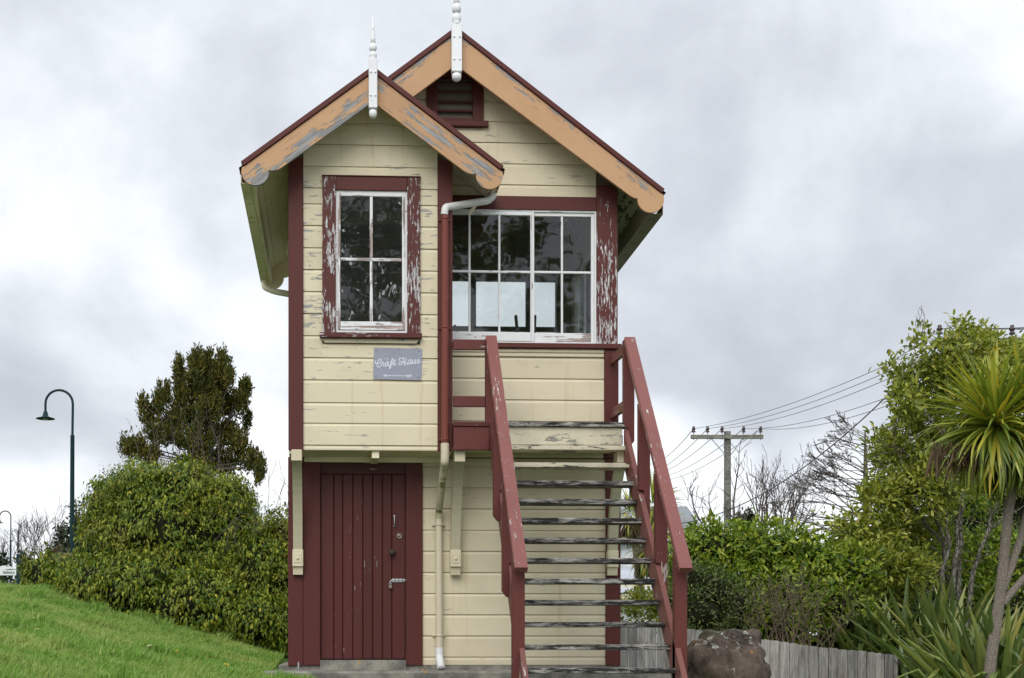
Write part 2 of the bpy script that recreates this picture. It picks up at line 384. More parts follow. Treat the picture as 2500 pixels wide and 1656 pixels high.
def rock_mat():
    g = G('rock'); p = g.world()
    a = g.noise(p, 2.6, 9.0, .68, .4); b = g.noise(p, 22.0, 6.0, .7)
    c = g.mix(g.step(a, .36, .66), (.022, .017, .013, 1), (.125, .090, .070, 1))
    c = g.mix(g.mth('MULTIPLY', g.step(b, .5, .72), .6), c, (.19, .14, .115, 1))
    nz = g.n('ShaderNodeSeparateXYZ', {0: g.n('ShaderNodeNewGeometry').outputs['Normal']}).outputs[2]
    up = g.step(nz, -.1, .8)
    l1 = g.step(g.mth('ADD', g.noise(p, 9.0, 5.0, .7), g.mth('MULTIPLY', up, .10)), .655, .70)
    c = g.mix(g.mth('MULTIPLY', l1, .9), c, (.40, .40, .35, 1))
    l2 = g.step(g.noise(p, 4.4, 3.0, .6, .3), .71, .73)
    c = g.mix(l2, c, (.50, .23, .02, 1))
    ms = g.step(g.noise(p, 1.9, 4.0, .6), .55, .7)
    c = g.mix(g.mth('MULTIPLY', ms, .6), c, (.05, .055, .02, 1))
    g.bsdf(c, .92, g.mth('ADD', a, g.mth('MULTIPLY', b, .35)), .8, .05); return g.m
M['rock'] = rock_mat()
def ground_mat():
    g = G('ground'); p = g.world()
    a = g.noise(p, 1.2, 6.0, .6); b = g.noise(p, 25.0, 5.0, .7)
    c = g.mix(g.step(a, .35, .65), (.035, .085, .012, 1), (.075, .135, .022, 1))
    c = g.mix(g.mth('MULTIPLY', g.step(b, .45, .7), .5), c, (.03, .045, .012, 1))
    g.bsdf(c, .95, b, .5, .03, spec=.1); return g.m
M['ground'] = ground_mat()
def grass_mat():
    g = G('grass_blades'); geo = g.n('ShaderNodeNewGeometry'); p = geo.outputs['Position']
    ramp = g.n('ShaderNodeValToRGB', {0: geo.outputs['Random Per Island']}); e = ramp.color_ramp.elements
    e[0].position = 0; e[0].color = (.10, .235, .022, 1); e[1].position = 1; e[1].color = (.42, .45, .17, 1)
    x = e.new(.45); x.color = (.165, .345, .036, 1); x = e.new(.86); x.color = (.27, .41, .08, 1)
    big = g.noise(p, .9, 4.0, .6)
    c = g.mix(g.mth('MULTIPLY', g.step(big, .42, .66), .75), ramp.outputs[0], (.36, .44, .12, 1))
    med = g.noise(p, 3.5, 4.0, .6)
    c = g.mix(g.mth('MULTIPLY', g.step(med, .52, .7), .45), c, (.08, .205, .022, 1))
    b = g.bsdf(c, .5, spec=.35)
    t = g.n('ShaderNodeBsdfTranslucent', {0: c})
    mx = g.n('ShaderNodeMixShader', {0: .35, 1: b.outputs[0], 2: t.outputs[0]})
    g.nt.links.new(mx.outputs[0], g.out.inputs[0]); return g.m
M['grass'] = grass_mat()
def bark_mat(name, d, l, scale=14.0, sq=(1, 1, .35), bump=.9):
    g = G(name); p = g.world()
    a = g.noise(g.scaled(p, sq), scale, 8.0, .72); vo = g.n('ShaderNodeTexVoronoi', {'Vector': g.scaled(p, sq), 'Scale': scale*2.2}, feature='DISTANCE_TO_EDGE').outputs[0]
    h = g.mth('MULTIPLY', a, g.step(vo, 0.0, .25, .35, 1.0))
    c = g.mix(g.step(h, .2, .6), (*d, 1), (*l, 1))
    c = g.mix(g.mth('MULTIPLY', g.step(g.noise(p, 2.0, 4.0), .5, .7), .35), c, (.16, .165, .13, 1))
    g.bsdf(c, .9, h, bump, .02, spec=.2); return g.m
M['bark'] = bark_mat('pale_bark', (.07, .062, .05), (.24, .22, .19), 9.0, bump=.4)
M['bark_cab'] = bark_mat('cabbage_bark', (.17, .14, .115), (.44, .38, .33), 40.0, (1, 1, .5), .9)
M['twig'] = plain('grey_twig', (.10, .08, .07), .9)
M['twig_brown'] = plain('brown_twig', (.17, .125, .09), .9)
M['core'] = plain('core_shade', (.020, .022, .010), .95, spec=.1, var=.5, scale=14)  # near-black: the shade deep inside the foliage put into the colour
M['lamp_green'] = plain('lamp_green', (.006, .032, .036), .6, spec=.25)
M['black'] = plain('black_rubber', (.015, .015, .016), .6)
M['wire'] = plain('wire', (.06, .06, .065), .5)
M['ceramic'] = plain('insulator', (.055, .035, .035), .3)
M['lampglass'] = plain('lamp_glass', (.6, .62, .6), .2)
M['white_sign'] = plain('white_sign', (.78, .80, .80), .5, var=.1)
M['sign_green'] = plain('sign_green', (.03, .13, .08), .5)
M['house_white'] = paint('house_white', (.74, .76, .80), peel=0, crack=.1, dirt=.08)
M['house_cream'] = paint('house_cream', (.62, .57, .42), peel=0, crack=.1, dirt=.08)
M['zinc'] = plain('zinc_roof', (.50, .53, .58), .45, .25, .5, .2, 2.0)
M['zinc_dark'] = plain('zinc_roof_dark', (.25, .27, .29), .55, .1, .5, .2, 2.0)
M['tile'] = plain('clay_tile', (.36, .22, .16), .8, var=.4, scale=6)
M['stucco'] = plain('stucco', (.55, .50, .43), .85)
M['yellow'] = plain('dandelion_yellow', (.75, .50, .01), .6)
M['petal'] = plain('daisy_white', (.8, .8, .78), .6)
def signface():
    g = G('sign_face'); co = g.coords()
    a = g.noise(g.scaled(co, (60.0, 1.0, 5.0)), 3.0, 6.0, .7); b = g.noise(co, 5.0, 4.0, .6)
    c = g.mix(g.step(a, .3, .7), (.20, .215, .27, 1), (.33, .345, .42, 1))
    c = g.mix(g.step(b, .35, .7), c, (.27, .285, .36, 1))
    g.bsdf(c, .45, a, .05, .001); return g.m
M['sign_face'] = signface()
M['sign_text'] = plain('sign_lettering', (.62, .64, .73), .5, var=.05)

M['ivy'] = leafmat('ivy_leaf', [(0, (.048, .095, .010)), (.42, (.115, .180, .016)), (.80, (.23, .29, .026)), (.95, (.38, .40, .04)), (1, (.48, .42, .045))], .45, .28, .32, (.28, .27, .03), .45)
M['ivy_flower'] = leafmat('ivy_flower', [(0, (.11, .115, .025)), (.6, (.20, .185, .045)), (1, (.30, .25, .075))], .8, .1, .2)
M['broad'] = leafmat('broad_leaf', [(0, (.10, .135, .016)), (.4, (.21, .25, .030)), (.75, (.34, .37, .05)), (.98, (.44, .44, .08)), (1, (.42, .32, .04))], .42, .3, .4)
M['hedge'] = leafmat('hedge_leaf', [(0, (.06, .125, .012)), (.4, (.15, .24, .02)), (.78, (.30, .38, .035)), (1, (.40, .42, .05))], .4, .3, .4)
M['small'] = leafmat('small_leaf', [(0, (.038, .068, .014)), (.5, (.085, .13, .032)), (.85, (.16, .20, .06)), (1, (.24, .26, .09))], .4, .2, .4)
M['conifer'] = leafmat('conifer_leaf', [(0, (.026, .040, .012)), (.5, (.068, .080, .018)), (.85, (.125, .118, .022)), (1, (.19, .14, .028))], .7, .15, .15, (.15, .11, .018), .45)
M['spruce'] = leafmat('spruce_leaf', [(0, (.02, .035, .018)), (1, (.05, .065, .03))], .6, .1, .2)
M['blade_cab'] = leafmat('cabbage_blade', [(0, (.11, .17, .022)), (.5, (.24, .30, .04)), (.82, (.42, .42, .055)), (.95, (.50, .42, .05)), (1, (.58, .40, .04))], .36, .28, .5)
M['blade_dead'] = leafmat('dead_blade', [(0, (.055, .038, .022)), (.6, (.11, .075, .042)), (1, (.17, .12, .07))], .8, .1, .2)
M['blade_flax'] = leafmat('flax_blade', [(0, (.075, .115, .032)), (.5, (.145, .21, .06)), (.86, (.26, .31, .08)), (1, (.48, .42, .13))], .34, .2, .55)
def gravel_mat():
    g = G('gravel'); p = g.world(); a = g.noise(p, 60.0, 6.0, .7); b = g.noise(p, 1.0, 5.0, .6)
    c = g.mix(g.step(a, .35, .65), (.26, .25, .23, 1), (.50, .48, .45, 1)); c = g.mix(g.mth('MULTIPLY', g.step(b, .45, .7), .4), c, (.33, .31, .27, 1))
    g.bsdf(c, .95, a, .8, .02, spec=.2); return g.m
M['gravel'] = gravel_mat()
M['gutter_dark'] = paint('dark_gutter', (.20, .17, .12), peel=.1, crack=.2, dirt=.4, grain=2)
M['red_door'] = paint('red_door_paint', (.085, .0195, .016), under=(.30, .25, .23), peel=.05, crack=.3, dirt=.22, dirtcol=(.05, .022, .02), grain=8, tint=.14, rough=.5)
# ---------------------------------------------------------------- the signal box
ZH = Vector((0, 0, 1))
def wall_frame(O, xd):
    x = Vector(xd); y = -(x.cross(ZH)); Mx = Matrix((x, y, ZH)).transposed().to_4x4()
    return Matrix.Translation(Vector(O)) @ Mx
def wboard(parent, mat, WF, z0, z1, a0, b0, a1, b1):
    h = z1-z0
    prof = [(.020, 0), (.013, 0), (.001, 0), (0, .003), (0, h-.036), (.004, h-.027), (.010, h-.016), (.012, h-.004), (.020, h-.004)]
    cx = (a0+b0)/2; cz = (z0+z1)/2
    L = []; Rr = []
    for y, z in prof:
        t = z/h
        L.append((a0+(a1-a0)*t-cx, y, z0+z-cz)); Rr.append((b0+(b1-b0)*t-cx, y, z0+z-cz))
    k = len(prof); vs = L+Rr
    fs = [tuple(range(k))[::-1], tuple(range(k, 2*k))]+[(i, (i+1) % k, k+(i+1) % k, k+i) for i in range(k)]
    jit = Matrix.Translation((0, R.uniform(-.001, .001), R.uniform(-.0012, .0012)))
    return pyobj('weatherboard', vs, fs, mat, parent, WF @ Matrix.Translation((cx, 0, cz)) @ jit)
def courses(parent, mat, WF, zs, xl, xr, holes=(), lim=None):
    pick = mat if callable(mat) else (lambda z: mat)
    for z0, z1 in zip(zs, zs[1:]):
        segs = [(xl, xr, z0, z1)]
        for (ha, hb, h0, h1) in holes:
            new = []
            for (a, b, p, q) in segs:
                if min(q, h1)-max(p, h0) < .012 or min(b, hb)-max(a, ha) < .005: new.append((a, b, p, q)); continue
                if ha-a > .02: new.append((a, ha, p, q))
                if b-hb > .02: new.append((hb, b, p, q))
                if q-h1 > .03: new.append((max(a, ha), min(b, hb), h1, q))
                if h0-p > .03: new.append((max(a, ha), min(b, hb), p, h0))
            segs = new
        for (a, b, p, q) in segs:
            a0, b0, a1, b1 = a, b, a, b
            if lim:
                l0, l1 = lim(p), lim(q)
                a0, b0 = max(a, l0[0]), min(b, l0[1]); a1, b1 = max(a, l1[0]), min(b, l1[1])
                if b0-a0 < .06: continue
                if b1 < a1: a1 = b1 = (a1+b1)/2
            wboard(parent, pick(p), WF, p, q, a0, b0, a1, b1)
def wall_panel(name, parent, mat, WF, x0, x1, z0, z1, holes, y0, y1):
    """one connected sheet with openings"""
    xs = sorted({x0, x1, *[h[0] for h in holes], *[h[1] for h in holes]}); xs = [x for x in xs if x0-1e-6 <= x <= x1+1e-6]
    zs = sorted({z0, z1, *[h[2] for h in holes], *[h[3] for h in holes]}); zs = [z for z in zs if z0-1e-6 <= z <= z1+1e-6]
    solid = lambda i, j: 0 <= i < len(xs)-1 and 0 <= j < len(zs)-1 and not any(h[0]-1e-6 <= xs[i] and xs[i+1] <= h[1]+1e-6 and h[2]-1e-6 <= zs[j] and zs[j+1] <= h[3]+1e-6 for h in holes)
    idx = {}; vs = []; fs = []
    def v(i, j, s):
        if (i, j, s) not in idx: idx[(i, j, s)] = len(vs); vs.append((xs[i], y1 if s else y0, zs[j]))
        return idx[(i, j, s)]
    for i in range(len(xs)-1):
        for j in range(len(zs)-1):
            if not solid(i, j): continue
            fs.append((v(i, j, 0), v(i+1, j, 0), v(i+1, j+1, 0), v(i, j+1, 0)))
            fs.append((v(i, j, 1), v(i, j+1, 1), v(i+1, j+1, 1), v(i+1, j, 1)))
            if not solid(i-1, j): fs.append((v(i, j, 0), v(i, j+1, 0), v(i, j+1, 1), v(i, j, 1)))
            if not solid(i+1, j): fs.append((v(i+1, j, 0), v(i+1, j, 1), v(i+1, j+1, 1), v(i+1, j+1, 0)))
            if not solid(i, j-1): fs.append((v(i, j, 0), v(i, j, 1), v(i+1, j, 1), v(i+1, j, 0)))
            if not solid(i, j+1): fs.append((v(i, j+1, 0), v(i+1, j+1, 0), v(i+1, j+1, 1), v(i, j+1, 1)))
    return pyobj(name, vs, fs, mat, parent, WF)
def ring(name, parent, mat, WF, x0, x1, z0, z1, wd, y0, y1):
    return wall_panel(name, parent, mat, WF, x0, x1, z0, z1, [(x0+wd, x1-wd, z0+wd, z1-wd)], y0, y1)
def pane(parent, mat, WF, x0, x1, z0, z1, y):
    c = Matrix.Translation(((x0+x1)/2, y, (z0+z1)/2))
    t = Matrix.Rotation(R.uniform(-.006, .006), 4, 'X') @ Matrix.Rotation(R.uniform(-.006, .006), 4, 'Z')
    bm = bmesh.new(); boxbm(bm, x1-x0, .003, z1-z0)
    return bmobj('pane', bm, mat, parent, WF @ c @ t)

SB = thing('signal_box', (1.36, .9, -.06), 'two storey cream weatherboard signal box with dark red trim and twin gables', 'signal box')
FW = wall_frame((0, 0, 0), (1, 0, 0)); BW = wall_frame((0, -.55, 0), (1, 0, 0))
LW = wall_frame((-.49, 0, 0), (0, -1, 0)); RW = wall_frame((3.25, 0, 0), (0, 1, 0)); KW = wall_frame((0, 2.55, 0), (-1, 0, 0))
MR, MZ, MS = 1.36, 7.09, .757       # main ridge and slope
BR, BZ, BS = .418, 6.386, .745      # bay ridge and slope
mlim = lambda z: (MR-(MZ-.125-z)/MS, MR+(MZ-.125-z)/MS)
blim = lambda z: (BR-(BZ-.125-z)/BS, BR+(BZ-.125-z)/BS)

# foundation
fnd = wall_panel('foundation', SB, M['concrete'], FW, -.62, 3.34, -1.9, -.003, [], .004, 2.5)
wall_panel('threshold', fnd, M['concrete'], FW, -.149, .82, -.056, .058, [], -.03, .003)
def ledge():
    bm = bmesh.new(); boxbm(bm, 4.45, .70, 1.8, .02)
    for v in bm.verts:
        v.co += Vector((noise.noise(v.co*3)*.01, noise.noise(v.co*3+Vector((5, 0, 0)))*.01, 0))
    return bmobj('ledge', bm, M['concrete'], fnd, Matrix.Translation((1.455, -.352, -.955)))
ledge()

# lower front wall
lw = wall_panel('front_wall', SB, M['inside'], FW, -.49, 3.25, .0, 2.36, [(-.149, .82, 0, 2.352)], .024, .09)
courses(lw, M['cream'], FW, [0, .093]+[.093+.2405*(k+1) for k in range(9)]+[2.352], 1.012, 3.103)
for a, b, z0, z1 in ((-.511, -.345, -.005, 2.35), (3.105, 3.273, -.005, 2.35)):
    abox('corner_board', M['red'], lw, a, b, -.026, .03, z0, z1)
# door
door = wall_panel('door', SB, M['red'], FW, -.149, .82, .064, 2.166, [], .062, .085)
xs = [-.147, .004, .105, .22, .333, .445, .556, .663, .818]
for a, b in zip(xs, xs[1:]):
    abox('plank', M['red_door'], door, a+.0035, b-.0035, .034+R.uniform(-.002, .002), .060, .066, 2.164, .006)
abox('jamb', M['red'], lw, -.341, -.151, -.027, .03, .0, 2.35); abox('jamb', M['red'], lw, .822, 1.010, -.027, .03, .0, 2.35)
abox('lintel', M['red_door'], lw, -.149, .820, .036, .06, 2.168, 2.35)
pipe('handle', M['steel'], door, [(.691, .03, 1.578), (.691, -.015, 1.583), (.691, -.02, 1.632), (.691, -.015, 1.683), (.691, .03, 1.688)], .007, 8, False)
for z in (1.575, 1.690): lathe('handle_plate', M['steel'], door, [(.014, 0), (.014, .006), (.008, .009)], Matrix.Translation((.691, .033, z)) @ Matrix.Rotation(rad(90), 4, 'X'), 10)
lathe('lock_cylinder', M['brass'], door, [(.034, 0), (.034, .008), (.028, .012), (.027, .010), (.016, .010), (.015, .014), (.004, .014)], Matrix.Translation((.747, .033, 1.467)) @ Matrix.Rotation(rad(90), 4, 'X'), 18)
lathe('door_knob', M['rust'], door, [(.028, 0), (.028, .006), (.012, .012), (.012, .03), (.03, .045), (.034, .06), (.024, .075), (.006, .079)], Matrix.Translation((.663, .033, 1.277)) @ Matrix.Rotation(rad(90), 4, 'X'), 14)
abox('latch_keep', M['rust'], door, .675, .705, .012, .033, 1.262, 1.30, .003)
abox('keyhole', M['black'], door, .745, .753, .031, .0335, 1.150, 1.180, .001)
bolt = abox('bolt', M['steel'], door, .662, .808, .024, .033, .940, .982, .003)
pipe('bolt_rod', M['steel'], bolt, [(.82, .018, .963), (.668, .018, .963), (.645, .015, .958), (.645, .012, .925)], .006, 8, False)
for x in (.70, .74, .785): abox('bolt_guide', M['steel_dull'], bolt, x-.006, x+.006, .010, .024, .948, .978, .002)

pad = thing('padlock', (.645, .01, .87), 'small steel padlock hanging from the sliding bolt of the red door', 'padlock')
abox('body', M['brass'], pad, .625, .665, -.002, .018, .868, .908, .004)
pipe('shackle', M['steel'], pad, [(.634, .008, .905), (.634, .008, .938), (.645, .008, .948), (.656, .008, .938), (.656, .008, .905)], .0045, 8, False)

# upper front wall right of the bay, with the long window
uw = wall_panel('upper_wall', SB, M['inside'], FW, -.49, 3.25, 2.362, 5.33, [(1.298, 2.987, 3.66, 5.175), (-.45, 1.296, 2.6, 5.0)], .024, .09)
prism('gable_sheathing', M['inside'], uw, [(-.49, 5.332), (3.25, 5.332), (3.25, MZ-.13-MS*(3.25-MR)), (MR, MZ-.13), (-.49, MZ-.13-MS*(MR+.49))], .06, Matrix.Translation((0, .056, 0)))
courses(uw, M['cream'], FW, [2.362, 2.54, 2.779, 3.022, 3.265, 3.508], 1.300, 3.087)
abox('moulding', M['cream'], uw, 1.30, 3.087, -.012, .022, 3.510, 3.552, .006)
abox('moulding', M['cream'], uw, 1.30, 3.087, -.022, .022, 3.554, 3.597, .008)
courses(uw, M['cream'], FW, [5.332, 5.472, 5.710, 5.948, 6.186, 6.424, 6.662, 6.95], -.45, 2.995, [(1.06, 1.70, 6.11, 6.73)], mlim)
abox('corner_board', M['red_peel_light'], uw, 2.997, 3.233, -.026, .03, 3.657, 5.47)
abox('corner_board', M['red'], uw, 3.089, 3.250, -.024, .03, 2.36, 3.598)
abox('lintel', M['red'], uw, 1.298, 2.995, -.026, .03, 5.177, 5.331)
# long window
W2 = ring('window', SB, M['white'], FW, 1.285, 2.995, 3.658, 5.178, .020, -.012, .075)
abox('sill', M['red'], W2, 1.30, 3.282, -.06, .02, 3.600, 3.656, .006)
def sash(x0, x1, ybar, y, bars, bottom_mat):
    if x0 < 2: abox('stile', M['white'], W2, x0, x0+.035, y-.018, y+.018, 3.682, 5.156, .003)
    abox('stile', M['white'], W2, x1-(.012 if x0 < 2 else .035), x1, y-.018, y+.018, 3.682, 5.156, .003)
    abox('top_rail', M['white'], W2, x0+(.036 if x0 < 2 else 0), x1-(.012 if x0 < 2 else .036), y-.016, y+.018, 5.118, 5.156, .003)
    abox('bottom_rail', bottom_mat, W2, x0+(.036 if x0 < 2 else 0), x1-(.012 if x0 < 2 else .036), y-.020, y+.018, 3.682, 3.785, .004)
    abox('glazing_bar', M['white'], W2, x0+(.036 if x0 < 2 else 0), x1-(.012 if x0 < 2 else .036), y-.014, y+.014, ybar-.013, ybar+.013, .004)
    for b in bars:
        abox('glazing_bar', M['white'], W2, b-.012, b+.012, y-.012, y+.012, 3.786, ybar-.014, .004)
        abox('glazing_bar', M['white'], W2, b-.012, b+.012, y-.012, y+.012, ybar+.014, 5.117, .004)
    e = [x0+(.036 if x0 < 2 else 0)]+bars+[x1-(.012 if x0 < 2 else .036)]
    for a, b in zip(e, e[1:]):
        pane(W2, M['glass'], FW, a+.006, b-.006, 3.790, ybar-.012, y); pane(W2, M['glass'], FW, a+.006, b-.006, ybar+.012, 5.114, y)
sash(1.305, 2.252, 4.473, .004, [1.545, 1.885], M['white'])
abox('mullion', M['white'], W2, 2.253, 2.283, -.016, .06, 3.679, 5.157, .003)
sash(2.284, 2.974, 4.480, .022, [2.606], M['white_peel'])

# bay
bw = wall_panel('bay_wall', SB, M['inside'], BW, -.489, 1.297, 2.36, 5.45, [(.03, .80, 3.63, 5.175)], .024, .08)
prism('gable_sheathing', M['inside'], bw, [(-.489, 5.452), (1.297, 5.452), (1.297, BZ-.13-BS*(1.297-BR)), (BR, BZ-.13), (-.489, BZ-.13-BS*(BR+.489))], .05, Matrix.Translation((0, -.50, 0)))
bz = [2.352, 2.408, 2.648, 2.873, 3.121, 3.362, 3.600, 3.843, 4.081, 4.320, 4.558, 4.800, 5.036, 5.210]
bmat = lambda z: M['cream_stain'] if z < 3.1 else (M['cream_worn'] if z < 5.4 else M['cream'])
courses(bw, bmat, BW, bz+[5.446, 5.685, 5.922, 6.22], -.327, 1.136, [(-.121, .946, 3.516, 5.332)], blim)
abox('corner_board', M['red'], bw, -.489, -.329, -.577, -.52, 2.350, 5.52); abox('corner_board', M['red'], bw, 1.138, 1.298, -.577, -.52, 2.350, 5.52)
W1 = ring('window', SB, M['white'], BW, .026, .803, 3.635, 5.177, .022, -.008, .06)
abox('architrave', M['red_peel'], W1, -.121, .026, -.582, -.552, 3.622, 5.325); abox('architrave', M['red_peel'], W1, .803, .946, -.582, -.552, 3.622, 5.325)
abox('architrave', M['red'], W1, .028, .801, -.580, -.552, 5.178, 5.325)
abox('flashing', M['red'], W1, -.128, .953, -.592, -.55, 5.3265, 5.336, .002)
abox('sill', M['red_peel_light'], W1, -.149, .962, -.625, -.552, 3.564, 3.619, .006)
prism('apron', M['cream_worn'], W1, [(-.128, 3.562), (.940, 3.562), (.905, 3.518), (-.095, 3.518)], .022, Matrix.Translation((0, -.562, 0)), bev=.004)
y = -.548
abox('stile', M['white_peel'], W1, .049, .076, y-.018, y+.02, 3.66, 5.154, .003); abox('stile', M['white_peel'], W1, .748, .780, y-.018, y+.02, 3.66, 5.154, .003)
abox('top_rail', M['white'], W1, .077, .747, y-.016, y+.02, 5.118, 5.154, .003); abox('bottom_rail', M['white_peel'], W1, .077, .747, y-.020, y+.02, 3.66, 3.752, .003)
abox('glazing_bar', M['white_peel'], W1, .077, .747, y-.014, y+.014, 4.413, 4.447, .004)
for z0, z1 in ((3.753, 4.412), (4.448, 5.117)):
    abox('glazing_bar', M['white_peel'], W1, .396, .428, y-.012, y+.012, z0, z1, .004)
    pane(W1, M['glass_bay'], FW, .08, .398, z0+.003, z1-.003, y); pane(W1, M['glass_bay'], FW, .426, .744, z0+.003, z1-.003, y)
# bay side, rear and other walls
zz = [2.362+.2395*k for k in range(14)]
sp = wall_panel('side_wall', SB, M['inside'], LW, -2.5, .52, 2.362, 5.52, [(-1.9, -.5, 3.66, 5.17)], .024, .075)
courses(sp, M['cream'], LW, zz, -2.5, .50, [(-1.95, -.45, 3.6, 5.22)])
abox('beam', M['olive'], sp, -.485, -.36, -.548, .022, 2.31, 2.349)
sp2 = wall_panel('side_wall', SB, M['inside'], LW, -2.5, -.03, 0, 2.36, [], .024, .075)
courses(sp2, M['cream'], LW, [.2405*k for k in range(10)]+[2.36], -2.5, -.035)
sp3 = wall_panel('side_wall', SB, M['inside_pale'], RW, .03, 2.5, 2.362, 5.52, [(.55, 2.3, 3.66, 5.1)], .024, .075)
courses(sp3, M['cream'], RW, zz, .035, 2.5, [(.5, 2.35, 3.6, 5.15)])
sp4 = wall_panel('side_wall', SB, M['inside'], RW, .03, 2.5, 0, 2.36, [], .024, .075)
courses(sp4, M['cream'], RW, [.2405*k for k in range(10)]+[2.36], .035, 2.5)
for WFX, a, b, z0, z1, nb in ((LW, -1.9, -.5, 3.66, 5.17, 3), (RW, .55, 2.3, 3.66, 5.1, 4)):
    sw = ring('window', SB, M['white'], WFX, a-.04, b+.04, z0-.05, z1+.04, .05, -.02, .07)
    for k in range(1, nb):
        xx = a+(b-a)*k/nb; bm = bmesh.new(); boxbm(bm, .03, .03, z1-z0-.02, .004); bmobj('glazing_bar', bm, M['white'], sw, WFX @ Matrix.Translation((xx, .02, (z0+z1)/2)))
    for k in range(nb): pane(sw, M['glass_back'], WFX, a+(b-a)*k/nb+.02, a+(b-a)*(k+1)/nb-.02, z0+.01, z1-.01, .02)
bk = wall_panel('rear_wall', SB, M['inside'], KW, -3.25, .49, 0, 5.9, [(-2.97, -1.36, 3.6, 5.13)], .024, .09)
prism('gable_sheathing', M['inside'], bk, [(-.49, 5.902), (3.1, 5.902), (MR+1.2, MZ-.13-MS*1.2), (MR, MZ-.13), (-.2, MZ-.13-MS*(MR+.2))], .05, Matrix.Translation((0, 2.50, 0)))
courses(bk, M['cream'], KW, [.2395*k for k in range(29)], -3.23, .47, [(-3.0, -1.33, 3.56, 5.16)], lambda z: (-mlim(z)[1], -mlim(z)[0]))
for a in (-.51, 3.08): abox('corner_board', M['red'], bk, a, a+.19, 2.53, 2.578, 0, 5.5)
# the dark board lining above the rear window, seen through the glass
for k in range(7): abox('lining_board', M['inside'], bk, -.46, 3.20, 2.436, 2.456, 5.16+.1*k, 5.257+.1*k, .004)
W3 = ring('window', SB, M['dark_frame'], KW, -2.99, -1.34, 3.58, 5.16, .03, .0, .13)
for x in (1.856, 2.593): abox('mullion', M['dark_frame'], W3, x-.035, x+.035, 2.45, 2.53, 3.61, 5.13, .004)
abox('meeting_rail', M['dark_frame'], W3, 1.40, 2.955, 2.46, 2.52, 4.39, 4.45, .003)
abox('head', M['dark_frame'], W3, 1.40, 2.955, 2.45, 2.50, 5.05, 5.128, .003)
for a, b in ((1.395, 1.82), (1.892, 2.557), (2.629, 2.955)):
    for z0, z1 in ((3.61, 4.388), (4.452, 5.048)): pane(W3, M['glass_back'], FW, a, b, z0, z1, 2.49)
wall_panel('floor', SB, M['beam'], FW, -.44, 3.20, 2.45, 2.55, [], -.46, 2.44)
wall_panel('ceiling', SB, M['inside'], FW, -.40, 3.1, 5.78, 5.81, [], .10, 2.43)
# underside of the bay
so = wall_panel('bay_soffit', SB, M['olive'], FW, -.485, 1.30, 2.352, 2.362, [], -.525, .0)
abox('beam', M['olive'], so, -.33, 1.30, -.06, -.001, 2.29, 2.350); abox('beam', M['olive'], so, .42, .50, -.52, -.062, 2.27, 2.350)

# brackets
def bez(p0, p1, p2, k=10): return [((1-t)**2*p0[0]+2*t*(1-t)*p1[0]+t*t*p2[0], (1-t)**2*p0[1]+2*t*(1-t)*p1[1]+t*t*p2[1]) for t in [i/k for i in range(k+1)]]
YZ = lambda x: Matrix.Translation((x, 0, 0)) @ Matrix(((0, -1, 0), (1, 0, 0), (0, 0, 1))).to_4x4()
for x, z2 in ((-.399, 2.349), (1.378, 2.349), (3.168, 2.395)):
    out = bez((-.565, 2.225), (-.22, 2.02), (-.115, 1.301)); inn = bez((-.028, 1.301), (-.11, 1.95), (-.42, 2.225))
    b = prism('bracket', M['bracket'], SB, out+inn, .105, YZ(x), bev=.004)
    abox('cap_block', M['cream'], b, x-.058, x+.058, -.60, -.40, 2.226, z2, .006)
    abox('bolt_block', M['cream'], b, x-.060, x+.060, -.125, -.022, 1.107, 1.300, .006)
    prism('foot', M['cream'], b, [(-.10, 1.106), (-.022, 1.106), (-.022, 1.018), (-.085, 1.018)], .11, YZ(x))
    abox('bolt_plate', M['cream'], b, x-.042, x+.042, -.131, -.1255, 1.150, 1.255, .002)
    lathe('bolt', M['cream'], b, [(.016, 0), (.016, .008), (.008, .012)], Matrix.Translation((x, -.131, 1.20)) @ Matrix.Rotation(rad(90), 4, 'X'), 8)

# roofs
def sheet(name, parent, xa, xb, ya, yb, rx, rz, s):
    """corrugated iron on one slope, from eave xa to ridge xb"""
    nrow = 5; k = int((yb-ya)/.076*4); V = []; Fq = []
    n_ = Vector((math.copysign(s, xa-rx), 0, 1)).normalized()
    for side in (0, 1):
        for j in range(nrow):
            x = xa+(xb-xa)*j/(nrow-1)
            for i in range(k+1):
                yy = ya+(yb-ya)*i/k; p = Vector((x, yy, rz-s*abs(x-rx)-.022))+n_*(.009*math.sin(i/4*2*math.pi)-(.004 if side else 0)); V.append(tuple(p))
    q = nrow*(k+1)
    for j in range(nrow-1):
        for i in range(k):
            a = j*(k+1)+i; Fq.append((a, a+1, a+k+2, a+k+1)); Fq.append((q+a, q+a+k+1, q+a+k+2, q+a+1))
    return meshobj(name, npmesh(name, np.array(V), np.array(Fq)), M['iron'], parent, None, True)
def deck(parent, xa, xb, ya, yb, rx, rz, s, mat):
    a = Vector((xa, 0, rz-s*abs(xa-rx))); b = Vector((xb, 0, rz-s*abs(xb-rx))); up = Vector((-(b-a).z, 0, (b-a).x)); up = up if up.z > 0 else -up; up.normalize()
    k = max(1, int((b-a).length/.17)); 
    for i in range(k):
        p = a.lerp(b, (i+.5)/k)-up*.070; h = (b-a).length/k
        p0 = p+Vector((0, ya, 0)); p1 = p+Vector((0, yb, 0))
        timber('soffit_board', mat, parent, p0, p1, .020, h-.004, up, .003)
def roofz(x, rx, rz, s): return rz-s*abs(x-rx)
roof = sheet('roof', SB, -1.0, BR, -.90, 3.04, MR, MZ, MS)
deck(roof, -.97, BR-.02, -.86, 2.99, MR, MZ, MS, M['olive'])
